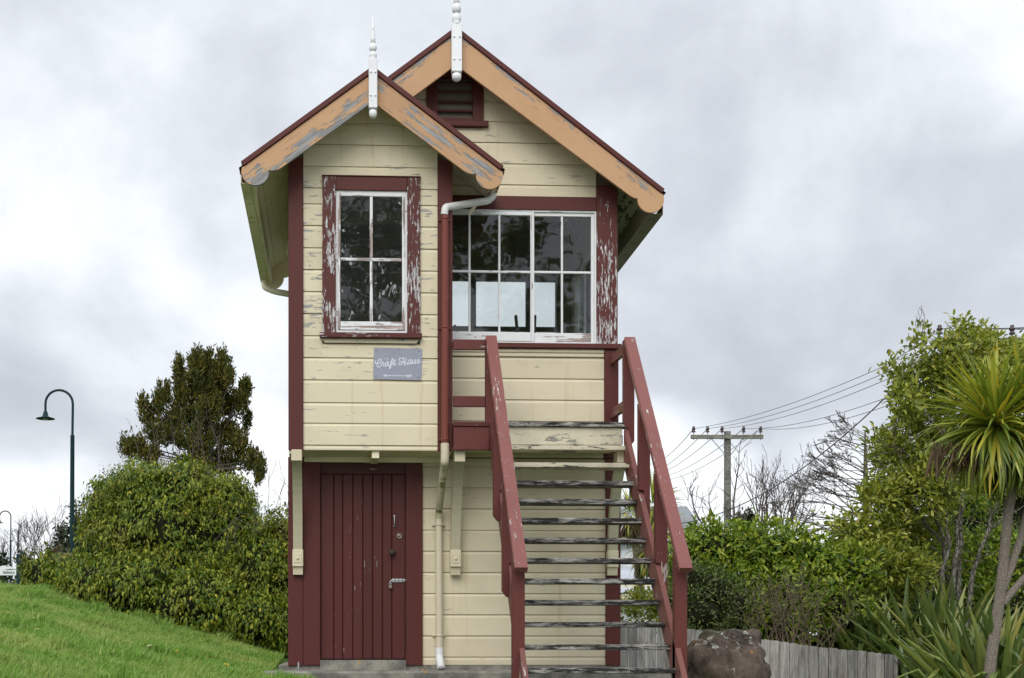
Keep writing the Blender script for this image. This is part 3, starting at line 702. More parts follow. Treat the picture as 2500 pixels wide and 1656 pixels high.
r2 = sheet('roof', SB, BR+.002, MR-.002, -.34, 3.04, MR, MZ, MS); deck(r2, BR+.01, MR-.02, -.29, 2.99, MR, MZ, MS, M['olive'])
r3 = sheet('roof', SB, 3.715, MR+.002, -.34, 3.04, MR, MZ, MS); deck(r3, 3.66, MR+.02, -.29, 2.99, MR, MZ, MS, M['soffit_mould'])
r4 = sheet('roof', SB, 1.83, BR+.002, -.90, .0, BR, BZ, BS); deck(r4, 1.79, BR+.02, -.86, -.03, BR, BZ, BS, M['olive'])
tubes('ridge_capping', M['iron'], r3, [([Vector((MR, -.36, MZ+.0)), Vector((MR, 3.05, MZ+.0))], [.045]*2)], 8)
tubes('ridge_capping', M['iron'], roof, [([Vector((BR, -.92, BZ+.0)), Vector((BR, .25, BZ+.0))], [.04]*2)], 8)

def barge(parent, rx, rz, s, sgn, L, depth, ste, notch, cc, r, Y, mat, t=.038):
    """bargeboard with a scrolled end; ste, notch, cc are (dx, z) from the ridge"""
    cap = .068
    pts = [(0.0, rz-cap), (L-.012, rz-cap-s*(L-.012)), (L-.004, rz-s*L-cap-.03)]
    a0 = math.atan2(rz-s*L-cap-.06-cc[1], L-.004-cc[0]); a1 = -math.pi-.10
    for i in range(15):
        a = a0+(a1-a0)*i/14; pts.append((min(L-.002, cc[0]+r*math.cos(a)), cc[1]+r*math.sin(a)))
    pts.append(notch)
    mid = ((notch[0]+ste[0])/2, (notch[1]+ste[1])/2-.022)
    pts += bez(notch, mid, ste, 5)[1:]
    pts.append((0.0, rz-depth))
    W_ = [Vector((rx+sgn*x, 0, z)) for x, z in pts]
    d = Vector((sgn, 0, -s)).normalized(); zl = Vector((sgn*s, 0, 1)).normalized()
    Mx = Matrix((d, zl.cross(d), zl)).transposed().to_4x4(); Mx.translation = Vector((rx+sgn*L*.5, Y, rz-s*L*.5-.17))
    inv = Mx.inverted(); loc = [inv @ (p+Vector((0, Y, 0))) for p in W_]
    bm = bmesh.new(); va = [bm.verts.new((p.x, -t/2, p.z)) for p in loc]; vb = [bm.verts.new((p.x, t/2, p.z)) for p in loc]; k = len(loc)
    bm.faces.new(va); bm.faces.new(vb[::-1])
    for i in range(k): bm.faces.new((va[i], vb[i], vb[(i+1) % k], va[(i+1) % k]))
    o = bmobj('bargeboard', bm, mat, parent, Mx)
    return o
def capping(parent, rx, rz, s, sgn, L, Y, yw):
    d = Vector((sgn, 0, -s)).normalized(); up = Vector((sgn*s, 0, 1)).normalized()
    a = Vector((rx, Y, rz))-up*.026; b = Vector((rx+sgn*L, Y, rz-s*L))-up*.026
    timber('barge_capping', M['red'], parent, a+d*.01, b, .052, yw, up, .004)
    timber('barge_capping', M['red'], parent, a+d*.02-up*.022+Vector((0, .0, 0)), b-up*.022, .022, yw-.03, up, .004)
BL = 1.397
for sgn, mt in ((1, M['tan_peel_mid']), (-1, M['tan_peel'])):
    barge(r4 if sgn > 0 else roof, BR, BZ, BS, sgn, BL, .375, (.981, 5.285), (1.098, 5.261), (1.247, 5.246), .145, -.88, mt)
    capping(r4 if sgn > 0 else roof, BR, BZ, BS, sgn, BL, -.86, .12)
ML = 2.337
barge(r3, MR, MZ, MS, 1, ML, .42, (1.918, 5.271), (2.033, 5.217), (2.184, 5.211), .150, -.32, M['tan']); capping(r3, MR, MZ, MS, 1, ML, -.30, .12)
def cutbarge(sgn, L, Y, depth, parent):
    pts = [(0, MZ-.068), (L, MZ-.068-MS*L), (L, MZ-depth-MS*L), (0, MZ-depth)]
    d = Vector((sgn, 0, -MS)).normalized(); zl = Vector((sgn*MS, 0, 1)).normalized()
    Mx = Matrix((d, zl.cross(d), zl)).transposed().to_4x4(); Mx.translation = Vector((MR+sgn*L*.5, Y, MZ-MS*L*.5-.2)); inv = Mx.inverted()
    loc = [inv @ Vector((MR+sgn*x, Y, z)) for x, z in pts]
    prism('bargeboard', M['tan'], parent, [(p.x, p.z) for p in loc], .038, Mx)
cutbarge(-1, .99, -.32, .42, r2); capping(r2, MR, MZ, MS, -1, .96, -.30, .12)
for sgn, pr in ((1, r3), (-1, roof)):
    barge(pr, MR, MZ, MS, sgn, ML, .42, (1.918, 5.271), (2.033, 5.217), (2.184, 5.211), .150, 3.02, M['olive']); capping(pr, MR, MZ, MS, sgn, ML, 3.0, .12)
# eaves: fascia and gutters
def gutter(x0, x1, ya, yb, z0, z1, parent, mat):
    o = wall_panel('gutter', parent, mat, wall_frame((0, 0, 0), (1, 0, 0)), x0, x1, z0, z0+.004, [], ya, yb)
    abox('gutter_lip', mat, o, x0-.012, x0, ya, yb, z0, z1, .003); abox('gutter_lip', mat, o, x1, x1+.008, ya, yb, z0-.006, z1, .002)
    kk = int((yb-ya)/.45)
    for i in range(kk): abox('gutter_strap', mat, o, x0, x1, ya+.2+.45*i, ya+.225+.45*i, z0-.004, z0-.0005, .001)
    return o
g1 = gutter(-.975, -.885, -.855, 3.0, 5.135, 5.225, roof, M['gutter']); abox('fascia', M['gutter'], roof, -.872, -.835, -.855, 3.0, 5.115, 5.30)
abox('fascia', M['gutter'], r4, 1.755, 1.775, -.855, -.04, 5.285, 5.335)
g2 = gutter(1.78, 1.83, -.84, -.10, 5.315, 5.335, r4, M['gutter'])
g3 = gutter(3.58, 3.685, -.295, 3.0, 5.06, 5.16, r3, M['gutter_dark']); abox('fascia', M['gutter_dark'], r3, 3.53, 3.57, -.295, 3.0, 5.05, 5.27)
pipe('downpipe', M['gutter'], SB, [(-.93, 2.86, 5.13), (-.93, 2.86, 5.04), (-.80, 2.84, 4.98), (-.47, 2.75, 4.90)], .042)
# right downpipe, from the bay gutter to the ground
dp = pipe('downpipe', M['pipe_red'], SB, [(1.210, -.632, 4.90), (1.210, -.632, 2.40)], .041, cap=False)
pipe('pipe_elbow', M['pvc'], dp, [(1.802, -.14, 5.33), (1.795, -.15, 5.28), (1.74, -.18, 5.22), (1.212, -.634, 4.985), (1.205, -.632, 4.905)], .040, cap=False)
pipe('pipe_elbow', M['pvc_cream'], dp, [(1.210, -.632, 2.42), (1.210, -.632, 2.27), (1.206, -.615, 2.18)], .046)
pipe('pipe_elbow', M['pvc_mossy'], dp, [(1.207, -.622, 2.235), (1.190, -.085, 1.735), (1.190, -.065, 1.66)], .041, cap=False)
pipe('pipe', M['pvc_cream'], dp, [(1.190, -.062, 1.70), (1.196, -.062, .15)], .0405, cap=False)
pipe('pipe_outlet', M['pvc'], dp, [(1.196, -.062, .20), (1.196, -.062, .085), (1.206, -.22, -.035)], .044)
for z in (4.86, 3.68, 2.46): abox('pipe_clip', M['pipe_red'], dp, 1.145, 1.275, -.60, -.578, z-.010, z+.010, .003); 
for z in (4.86, 3.68, 2.46): lathe('pipe_clip', M['pipe_red'], dp, [(.044, -.010), (.044, .010)], Matrix.Translation((1.21, -.632, z)), 14)
for z in (1.585, .335): abox('pipe_clip', M['pvc_cream'], dp, 1.118, 1.268, -.03, -.004, z-.008, z+.008, .003); lathe('pipe_clip', M['pvc_cream'], dp, [(.044, -.010), (.044, .010)], Matrix.Translation((1.194, -.062, z)), 14)
timber('pipe_stay', M['gutter'], dp, (1.50, -.30, 5.02), (1.58, -.33, 5.12), .03, .03)

# finials
def finial(x, Y, zb, zt, wd, beads, spire, parent):
    f = abox('finial', M['finial'], parent, x-wd/2, x+wd/2, Y-.10, Y-.02, zb, zt, .006)
    T = Matrix.Translation((x, Y-.055, 0)); r = wd*.47
    lathe('drop', M['finial'], f, [(r*.55, zb-.006), (r*.95, zb-.02), (r*1.0, zb-.045), (r*.85, zb-.075), (r*.45, zb-.092)], T)
    prof = [(r*.98, zt+.001)]
    for (b0, b1) in beads: prof += [(r*.62, b0), (r*.93, b0+(b1-b0)*.28), (r*.98, b0+(b1-b0)*.55), (r*.85, b0+(b1-b0)*.85), (r*.60, b1)]
    lathe('turned_bead', M['finial'], f, prof, T)
    lathe('spire', M['finial'], f, [(r*.62, beads[-1][1]-.004), (r*.60, beads[-1][1]+.05), (r*.22, spire-.01), (r*.10, spire)], T)
    for dz in (zb+(zt-zb)*.25, zb+(zt-zb)*.72):
        for dx in (-.27, .27): lathe('bolt', M['finial'], f, [(.011, 0), (.011, .008), (.005, .011)], Matrix.Translation((x+dx*wd, Y-.10, dz)) @ Matrix.Rotation(rad(90), 4, 'X'), 8)
finial(BR, -.90, 5.905, 6.43, .09, [(6.435, 6.515), (6.515, 6.60)], 6.88, r4)
finial(MR, -.34, 6.555, 7.085, .113, [(7.095, 7.21), (7.21, 7.315)], 7.80, r3)

# gable vent
vt = wall_panel('vent', SB, M['red'], FW, 1.058, 1.703, 6.173, 6.74, [(1.177, 1.581, 6.206, 6.66)], -.03, .02)
wall_panel('vent_back', vt, M['black'], FW, 1.165, 1.59, 6.19, 6.70, [], .07, .075)
abox('vent_sill', M['red'], vt, 1.0, 1.757, -.055, .02, 6.107, 6.171, .005)
for z in (6.215, 6.304, 6.411, 6.523, 6.62): timber('louvre', M['red'], vt, (1.178, .015, z+.0), (1.580, .015, z+.0), .014, .085, (0, -.55, 1), .002)
# ---------------------------------------------------------------- staircase
ST = thing('staircase', (2.47, -1.8, -1.0), 'steep open wooden staircase with red handrails and weathered grey treads', 'staircase')
RISE, GO = .2161, .19
tz = lambda i: 2.402-RISE*(i-1); ty = lambda i: -.70-GO*(i-1)
for i in range(1, 18):
    mt = M['tread_cream'] if i <= 2 else M['tread']
    x1 = 3.178+R.uniform(-.004, .004)
    abox('tread', mt, ST, 1.76, x1, ty(i), ty(i)+.235, tz(i)-.052, tz(i)+R.uniform(-.003, .003), .005)
land = abox('landing_board', M['tread'], ST, 1.772, 3.166, -.70, -.50, 2.602, 2.652, .005)
for k in range(3): abox('landing_board', M['tread'], ST, 1.30, 3.166, -.496+.165*k, -.335+.165*k, 2.602, 2.650, .004)
abox('landing_board', M['red_peel_light'], ST, 1.30, 1.690, -.68, -.50, 2.602, 2.651, .004)
abox('fascia', M['cream_fascia'], ST, 1.772, 3.150, -.665, -.625, 2.408, 2.600, .004)
abox('fascia', M['red_post'], ST, 1.300, 1.690, -.665, -.620, 2.347, 2.600, .004)
for x in (1.42, 2.2, 3.0): abox('joist', M['olive'], ST, x-.03, x+.03, -.618, -.03, 2.42, 2.600, .004)
wall_panel('landing_lining', ST, M['olive'], FW, 1.31, 3.15, 2.41, 2.418, [], -.60, -.03)
def stringer(x0, x1, mt):
    top = lambda Y: 1.842+.155-(-1.355-Y)*RISE/GO-.155
    ya, yb = -.70, -4.0
    pts = [(ya+.07, top(ya)+.0), (yb, top(yb)), (yb, top(yb)-.37), (ya+.07, top(ya)-.40)]
    d = Vector((0, yb-ya, top(yb)-top(ya))).normalized(); zl = Vector((0, d.z, -d.y)).normalized(); zl = zl if zl.z > 0 else -zl
    Mx = Matrix((d, zl.cross(d), zl)).transposed().to_4x4(); Mx.translation = Vector(((x0+x1)/2, -2.3, top(-2.3)-.15)); inv = Mx.inverted()
    loc = [inv @ Vector(((x0+x1)/2, y, z)) for y, z in pts]
    return prism('stringer', mt, ST, [(p.x, p.z) for p in loc], x1-x0, Mx, bev=.004)
stringer(3.172, 3.224, M['red_string']); stringer(1.716, 1.766, M['red_string'])
# handrail line (underside of the flat rail)
rail = lambda Y: 3.60+(3.60-.945)/(2.29)*(Y+.65)
POSTY = (-.65, -1.355, -2.06, -2.77)
for sx, (xa, xb) in ((1, (3.172, 3.288)), (-1, (1.654, 1.769))):
    for k, Y in enumerate(POSTY):
        zt = rail(Y)-.035; zb = (2.40, 1.517, .706, -.9)[k]
        if sx < 0: zb = (2.35, 1.517, .706, -.9)[k]
        # the outer half drops below the stringer and is chamfered; the inner half stops on it
        inner = (1.73 if k == 0 else None)
        st = 1.842-(-1.355-Y)*RISE/GO
        if k == 0: st = 2.40 if sx < 0 else 2.60
        xi, xm, xo = (xa, xa+.054, xb) if sx > 0 else (xb, xb-.054, xa)
        pts = [(xi, zt), (xi, st), (xm, st), (xm, zb), (xm+(xo-xm)*.25, zb), (xo, zb+.06), (xo, zt)]
        if sx < 0: pts = pts[::-1]
        if k == 3: pts = [(xa, zt), (xa, -1.25), (xb, -1.25), (xb, zt)]
        cx = (xa+xb)/2; cz = (zt+zb)/2
        # local X up the post, so that the grain runs vertically
        Mx = Matrix(((0, 0, 1), (0, 1, 0), (-1, 0, 0))).to_4x4(); Mx = Matrix(((0, 0, -1), (0, 1, 0), (1, 0, 0))).to_4x4(); Mx.translation = Vector((cx, Y+.05, cz)); inv = Mx.inverted()
        loc = [inv @ Vector((x, Y+.05, z)) for x, z in pts]
        prism('newel_post' if k in (0, 3) else 'post', M['red_post'], ST, [(p.x, p.z) for p in loc], .09, Mx, bev=.004)
    a = Vector(((xa+xb)/2, -.655, rail(-.655))); b = Vector(((xa+xb)/2, -2.94, rail(-2.94))); d = (b-a).normalized(); up = Vector((0, d.z, -d.y)); up = up if up.z > 0 else -up
    # plumb cut at the top, square cut at the foot
    Mx = Matrix((d, up.cross(d), up)).transposed().to_4x4(); Mx.translation = (a+b)/2; inv = Mx.inverted(); cx = (xa+xb)/2
    tv = .062; vt_ = tv/up.z
    pp = [Vector((cx, -.655, a.z)), b, b-up*tv, Vector((cx, -.655, a.z-vt_))]
    loc = [inv @ p for p in pp]
    prism('handrail', M['red_rail'], ST, [(p.x, p.z) for p in loc], xb-xa+.004, Mx, bev=.006)
for z0, z1 in ((3.443, 3.553), (2.822, 2.937)):
    abox('rail', M['red_post'], ST, 1.300, 1.652, -.638, -.595, z0, z1, .004)
    timber('rail', M['red_string'], ST, (3.205, -.60, (z0+z1)/2-.02), (3.175, -.03, (z0+z1)/2-.02), .11, .045, (0, 0, 1), .004)

# ---------------------------------------------------------------- sign on the bay
cs = at(971, 888, -.565); 
CS = thing('sign', cs, 'grey sign reading Craft Haus with an arrow on the cream weatherboards', 'sign')
def zp(x, y, Y=-.5665): return at(900+x/15.68, 840+y/15.68, Y)
plate = [zp(205, 140, -.5575), zp(2050, 185, -.5575), zp(2020, 1395, -.5575), zp(175, 1350, -.5575)]
pc = sum(plate, Vector())/4; pl = [p-pc for p in plate]
prism('plate', M['sign_face'], CS, [(p.x, p.z) for p in pl][::-1], .006, Matrix.Translation((pc.x, -.5535-.004, pc.z)), bev=.001)
def ribbon(name, paths, wpx, parent, mat, smooth=4):
    V = []; Fq = []; hw = wpx/15.68/FOC*14.15/2
    for path in paths:
        P = [zp(x, y, -.5612) for x, y in path]; k = len(P); Q = []
        for i in range(k-1):
            a, b, c, d = P[max(i-1, 0)], P[i], P[i+1], P[min(i+2, k-1)]
            for j in range(smooth):
                t = j/smooth; Q.append(.5*((2*b)+(c-a)*t+(2*a-5*b+4*c-d)*t*t+(3*b-a-3*c+d)*t**3))
        Q.append(P[-1]); n0 = len(V)
        for i, p in enumerate(Q):
            t = Q[min(i+1, len(Q)-1)]-Q[max(i-1, 0)]; t.normalize(); s_ = Vector((-t.z, 0, t.x))*hw; off = Vector((0, -.0003*R.random(), 0))
            V += [p+s_+off, p-s_+off]
        for i in range(len(Q)-1): Fq.append((n0+2*i, n0+2*i+1, n0+2*i+3, n0+2*i+2))
    return pyobj(name, V, Fq, mat, parent)
LET = [('C', [[(275, 635), (245, 690), (265, 740), (330, 768), (410, 742), (475, 680), (495, 620), (460, 583), (400, 610), (350, 690), (325, 790), (335, 860), (370, 888), (430, 872), (470, 835)]]),
       ('r', [[(470, 835), (505, 760), (535, 688), (548, 722), (590, 735), (570, 800), (570, 845), (600, 850)]]),
       ('a', [[(765, 690), (705, 690), (645, 760), (625, 825), (655, 852), (705, 805), (755, 700), (740, 790), (755, 838), (800, 815)]]),
       ('f', [[(800, 815), (870, 740), (935, 640), (940, 575), (905, 570), (870, 650), (820, 840), (785, 920), (810, 942), (845, 905), (850, 835), (845, 800), (900, 800)]]),
       ('t', [[(900, 800), (970, 700), (1022, 590), (985, 700), (962, 790), (995, 818), (1070, 742)], [(985, 650), (1055, 622)]]),
       ('H', [[(1222, 640), (1182, 625), (1165, 580), (1205, 548), (1300, 545), (1385, 530)], [(1360, 540), (1320, 640), (1275, 755), (1225, 800), (1172, 788), (1165, 735), (1215, 700), (1310, 690), (1390, 680)], [(1448, 545), (1400, 690), (1362, 830)]]),
       ('a', [[(1330, 715), (1420, 765), (1490, 745), (1530, 640), (1580, 608), (1630, 612), (1590, 700), (1530, 775), (1490, 770), (1500, 700)], [(1630, 612), (1598, 715), (1608, 768), (1650, 740)]]),
       ('u', [[(1650, 740), (1705, 595), (1672, 700), (1682, 752), (1735, 725), (1805, 590), (1772, 700), (1782, 748), (1830, 720)]]),
       ('s', [[(1830, 720), (1870, 650), (1905, 575), (1905, 645), (1940, 700), (1915, 742), (1865, 735)], [(1915, 742), (1990, 640)]])]
for ch, ps in LET: ribbon('letter', ps, 34, CS, M['sign_text'])
ribbon('small_lettering', [[(602, 545), (660, 540)], [(632, 543), (624, 600)], [(680, 540), (672, 592)], [(712, 537), (704, 590)], [(676, 566), (708, 563)], [(738, 538), (730, 590)], [(738, 538), (768, 536)], [(734, 563), (760, 561)], [(730, 590), (762, 588)]], 9, CS, M['sign_text'], 1)
ribbon('arrow', [[(560, 1210), (1100, 1216), (1640, 1225)], [(560, 1210), (630, 1190), (690, 1162)], [(560, 1210), (630, 1230), (685, 1262)]]+[[(1520+d, 1178), (1450+d, 1225), (1500+d, 1285)] for d in (0, 62, 130)], 24, CS, M['sign_text'], 2)
for (x, y) in ((315, 265), (1935, 280), (285, 1240), (1905, 1275)):
    p = zp(x, y, -.560); lathe('screw', M['steel_dull'], CS, [(.0075, 0), (.0075, .0025), (.003, .004)], Matrix.Translation(p) @ Matrix.Rotation(rad(90), 4, 'X'), 8)

# levers inside
for (px, tilt, lab) in ((1259, -.10, 'dark signal lever leaning left behind the long window'), (1306, .03, 'dark upright signal lever behind the window mullion'), (1109, -.42, 'dark signal lever slanting behind the lowest left pane')):
    p = at(px, 770, 1.2); lv = thing('signal_lever', (p.x, 1.2, 2.55), lab, 'lever', 'signal levers inside the box')
    top = Vector((p.x, 1.2, p.z if px != 1109 else p.z-.12)); bot = Vector((p.x-tilt*1.7, 1.2, 2.55))
    timber('shaft', M['rust'], lv, bot, top.lerp(bot, .2), .05, .02, (0, 1, 0))
    timber('handle', M['black'], lv, top.lerp(bot, .2), top, .045, .035, (0, 1, 0), .008)
stake = tag(lathe('metal_stake', M['steel_dull'], None, [(.013, -.4), (.013, .055), (.010, .06)], Matrix.Translation((at(729, 1630, -.16).x, -.16, -.02)), 10), 'thin grey metal stake standing by the red corner board at ground level', 'stake')
# ---------------------------------------------------------------- ground
def sst(t): t = max(0, min(1, t)); return t*t*(3-2*t)
def gz(X, Y):
    d = Y+14.7; u = X*math.cos(TH)-d*math.sin(TH)
    if u < -1.2:
        h = .232*(-1.2-u); h = h if h < .82 else .82+.22*(1-math.exp(-(h-.82)/.22))
        z = -.42+h
    else:
        z = -.39-1.0*sst((u+1.2)/2.2)
    z += .03*(min(d, 20)-14.5)
    if d < 10: z -= (10-d)*.05
    k = sst((d-35)/60)
    z = z*(1-k)+(-.2)*k
    return z+.283
def build_ground():
    xs = [-400, -200, -110, -60, -40, -30]+[-24+.4*i for i in range(121)]+[30, 40, 60, 110, 200, 400]
    ys = [-200, -90, -50, -30, -22, -18]+[-16+.4*i for i in range(120)]+[36, 42, 50, 60, 80, 110, 160, 250, 400, 700]
    V = []; Fq = []
    for y_ in ys:
        for x_ in xs:
            z = gz(x_, y_)
            if -25 < x_ < 25 and -16 < y_ < 32: z += .02*noise.noise(Vector((x_*1.3, y_*1.3, 0)))
            if -.3 < x_ < 3.1 and .1 < y_ < 2.4: z = min(z, -.5)
            V.append((x_, y_, z))
    k = len(xs)
    for j in range(len(ys)-1):
        for i in range(k-1): a = j*k+i; Fq.append((a, a+1, a+k+1, a+k))
    o = meshobj('ground', npmesh('ground', np.array(V), np.array(Fq)), M['ground'], None, None, True)
    tag(o, 'grassy ground rising to a bank on the left of the signal box', 'ground', kind='structure')
build_ground()
rng = np.random.default_rng(5)
def gz_np(X, Y): return np.array([gz(a, b) for a, b in zip(X, Y)])
def build_grass():
    n = 300000
    # uniform over the bank that the lawn covers
    d = np.sqrt(rng.random(n)*(25.5**2-6.8**2)+6.8**2)
    u = d*(-.43+rng.random(n)*.37)
    X = u*math.cos(TH)+d*math.sin(TH); Y = d*math.cos(TH)-u*math.sin(TH)-14.7
    keep = ~((X > -.70) & (Y > -.76))
    X = X[keep]; Y = Y[keep]; n = len(X)
    Z = gz_np(X, Y)
    cl = np.array([noise.noise(Vector((a*1.1, b*1.1, 3))) for a, b in zip(X, Y)]); fine = np.array([noise.noise(Vector((a*5, b*5, 9))) for a, b in zip(X, Y)])
    L = (.055+.035*rng.random(n))*(1+.55*cl+.4*fine)*(1+.12*np.maximum(0, (Y+14.7)-14)/4)
    L = L*(1+.55*np.clip((Y+14.7-17.6)/1.6, 0, 1))*(1+.9*(np.array([noise.noise(Vector((a*2.3, b*2.3, 40))) for a, b in zip(X, Y)]) > .42))
    L = np.clip(L, .025, .24)
    W_ = .0036*(1+.09*np.maximum(0, (Y+14.7)-8))*(0.7+.6*rng.random(n))
    a = rng.random(n)*2*np.pi; lean = .2+.75*rng.random(n)**1.5
    dirx = np.cos(a)*lean+.25*fine+.18; diry = np.sin(a)*lean+.1
    b = rng.random(n)*np.pi; wx = np.cos(b)*W_; wy = np.sin(b)*W_*.5
    V = np.zeros((n, 5, 3))
    base = np.stack([X, Y, Z-.012], 1)
    side = np.stack([wx, wy, np.zeros(n)], 1)
    mid = base+np.stack([dirx*L*.35, diry*L*.35, L*.62], 1)
    tip = base+np.stack([dirx*L*.95, diry*L*.95, L*(1.0-.25*lean)], 1)
    V[:, 0] = base-side; V[:, 1] = base+side; V[:, 2] = mid+side*.8; V[:, 3] = mid-side*.8; V[:, 4] = tip
    i0 = np.arange(n)*5
    F_ = np.stack([i0, i0+1, i0+2, i0+3, i0+3, i0+2, i0+4], 1).ravel()
    sz = np.tile([4, 3], n)
    o = meshobj('grass', npmesh('grass', V.reshape(-1, 3), F_, sz), M['grass'])
    tag(o, 'bright green lawn on the sloping bank left of the signal box', 'grass', kind='stuff')
build_grass()
def hit_ground(px, py):
    lo = None
    for i in range(1, 900):
        Y = -14.5+.05*i; p = at(px, py, Y)
        if p.z <= gz(p.x, p.y)+.01: return Vector((p.x, p.y, gz(p.x, p.y)))
    return None
def flower(name, label, cat, grp, spots, matp, r, n_pet, hgt):
    me = None
    bmx = bmesh.new()
    for k in range(n_pet):
        a = 2*math.pi*k/n_pet; b = 2*math.pi*(k+.8)/n_pet; c = (a+b)/2
        v = [bmx.verts.new(p) for p in ((0, 0, 0), (r*.75*math.cos(a), r*.75*math.sin(a), r*.2), (r*math.cos(c), r*math.sin(c), r*.22), (r*.75*math.cos(b), r*.75*math.sin(b), r*.2))]; bmx.faces.new(v)
    head = bpy.data.meshes.new('flower_head'); bmx.to_mesh(head); bmx.free(); head.materials.append(matp)
    V, F_ = tube_arrays([([Vector((0, 0, -hgt)), Vector((0.004, 0, 0))], [.0025, .0025])], 4)
    stem = npmesh('stem', np.array([tuple(v) for v in V]), np.array(F_)); stem.materials.append(M['grass'])
    bm = bmesh.new(); bmesh.ops.create_icosphere(bm, subdivisions=1, radius=r*.38, matrix=Matrix.Translation((0, 0, r*.18)) @ Matrix.Diagonal((1, 1, .6, 1)))
    eye = bpy.data.meshes.new('flower_centre'); bm.to_mesh(eye); bm.free(); eye.materials.append(M['yellow'])
    for px, py in spots:
        p = hit_ground(px, py)
        if p is None: continue
        t = thing(name, p+Vector((0, 0, hgt)), label, cat, grp, R.random()*6)
        T = wm(t) @ Matrix.Rotation(rad(R.uniform(20, 55)), 4, 'X') @ Matrix.Rotation(R.random()*6, 4, 'Z') if False else wm(t) @ Matrix.Rotation(R.uniform(-.4, .4), 4, 'X')
        link(bpy.data.objects.new('petals', head), t, T); link(bpy.data.objects.new('flower_centre', eye), t, T); link(bpy.data.objects.new('stem', stem), t, wm(t))
S = 1/1.922
dand = [(486, 1237), (510, 1260), (551, 1262), (470, 1310), (684, 1312), (842, 1357), (724, 1283), (828, 1490), (975, 1513), (1063, 1551), (932, 1340), (960, 1350)]
dais = [(343, 1203), (318, 1225), (348, 1236), (388, 1240), (62, 1298), (14, 1300), (36, 1303), (160, 1330), (262, 1295), (293, 1340), (118, 1370), (95, 1450), (10, 1430), (273, 1440), (391, 1500), (684, 1386), (700, 1460), (728, 1460), (740, 1290), (652, 1262), (172, 1385)]
flower('dandelion', 'small yellow dandelion open in the green lawn of the bank', 'dandelion', 'dandelions in the lawn', [(x*S, 840+y*S) for x, y in dand], M['yellow'], .034, 11, .105)
flower('daisy', 'tiny white daisy among the grass of the lawn bank', 'daisy', 'daisies in the lawn', [(x*S, 840+y*S) for x, y in dais], M['petal'], .026, 9, .10)

# ---------------------------------------------------------------- foliage tools
LEAF_IVY = (np.array([(0, 0, 0), (.26, .21, .12), (.62, .15, .03), (1, 0, -.24), (.62, -.15, .03), (.26, -.21, .12), (.33, 0, .02), (.66, 0, -.05)], float), [(0, 6, 1), (6, 7, 2, 1), (7, 3, 2), (0, 5, 6), (6, 5, 4, 7), (7, 4, 3)])
LEAF_BROAD = (np.array([(0, 0, 0), (.3, .17, .04), (.68, .17, .03), (1, 0, -.08), (.68, -.17, .03), (.3, -.17, .04)], float), [(0, 3, 2, 1), (0, 5, 4, 3)])
LEAF_TUFT = (np.array([(0, -.09, 0), (.55, -.16, .02), (1, 0, 0), (.55, .16, .02), (0, .09, 0)], float), [(0, 1, 2, 3, 4)])
def leaf_arrays(P, A, N, S_, tpl):
    """P base, A axis, N face normal hint, S_ length -> V (n,k,3)"""
    A = A/np.maximum(1e-9, np.linalg.norm(A, axis=1, keepdims=True))
    N = N-A*np.sum(N*A, 1, keepdims=True); N = N/np.maximum(1e-9, np.linalg.norm(N, axis=1, keepdims=True))
    B = np.cross(N, A); T = tpl[0]
    V = P[:, None, :]+S_[:, None, None]*(T[None, :, 0:1]*A[:, None, :]+T[None, :, 1:2]*B[:, None, :]+T[None, :, 2:3]*N[:, None, :])
    return V, A, B, N
def leaves(parent, P, A, N, S_, tpl, mat, name='foliage', single=300, one='leaf', front=None):
    P = np.asarray(P); A = np.asarray(A); N = np.asarray(N); S_ = np.asarray(S_)
    V, A, B, N = leaf_arrays(P, A, N, S_, tpl)
    n = len(P); pick = np.zeros(n, bool)
    if single:
        cv = np.array(CAM)-P; dist = np.linalg.norm(cv, axis=1); cv /= dist[:, None]
        sc = S_/dist*(.25+np.abs(np.sum(N*cv, 1)))
        if front is not None: sc = sc*front
        u = ((P[:, 0]-CAM.x)*math.cos(TH)-(P[:, 1]-CAM.y)*math.sin(TH))/((P[:, 1]-CAM.y)*math.cos(TH)+(P[:, 0]-CAM.x)*math.sin(TH))*FOC+PPX
        sc = np.where((u > 0) & (u < 2500), sc, 0)
        pick[np.argsort(-sc)[:single]] = True
        me = bpy.data.meshes.new(one); me.from_pydata([tuple(v) for v in tpl[0]], [], tpl[1]); me.materials.append(mat)
        for i in np.nonzero(pick)[0]:
            Mx = Matrix(((A[i][0], B[i][0], N[i][0], 0), (A[i][1], B[i][1], N[i][1], 0), (A[i][2], B[i][2], N[i][2], 0), (0, 0, 0, 1)))
            Mx = Matrix.Translation(Vector(P[i])) @ Mx @ Matrix.Scale(float(S_[i]), 4)
            link(bpy.data.objects.new(one, me), parent, Mx)
    V = V[~pick]; n = len(V); k = len(tpl[0])
    flat = []; sz = []
    for f in tpl[1]: flat += list(f); sz.append(len(f))
    F_ = (np.array(flat)[None, :]+(np.arange(n)*k)[:, None]).ravel()
    o = meshobj(name, npmesh(name, V.reshape(-1, 3), F_, np.tile(sz, n)), mat, parent)
    o['kind'] = 'stuff'
    return o
def lobe(px, py, rx, ry, Y, dep=None):
    """an ellipsoid of foliage; radii in photograph pixels turned to metres at its distance"""
    c = at(px, py, Y); s = (Y+14.7)/FOC
    return (c, rx*s, (dep if dep else (rx+ry)/2)*s, ry*s)
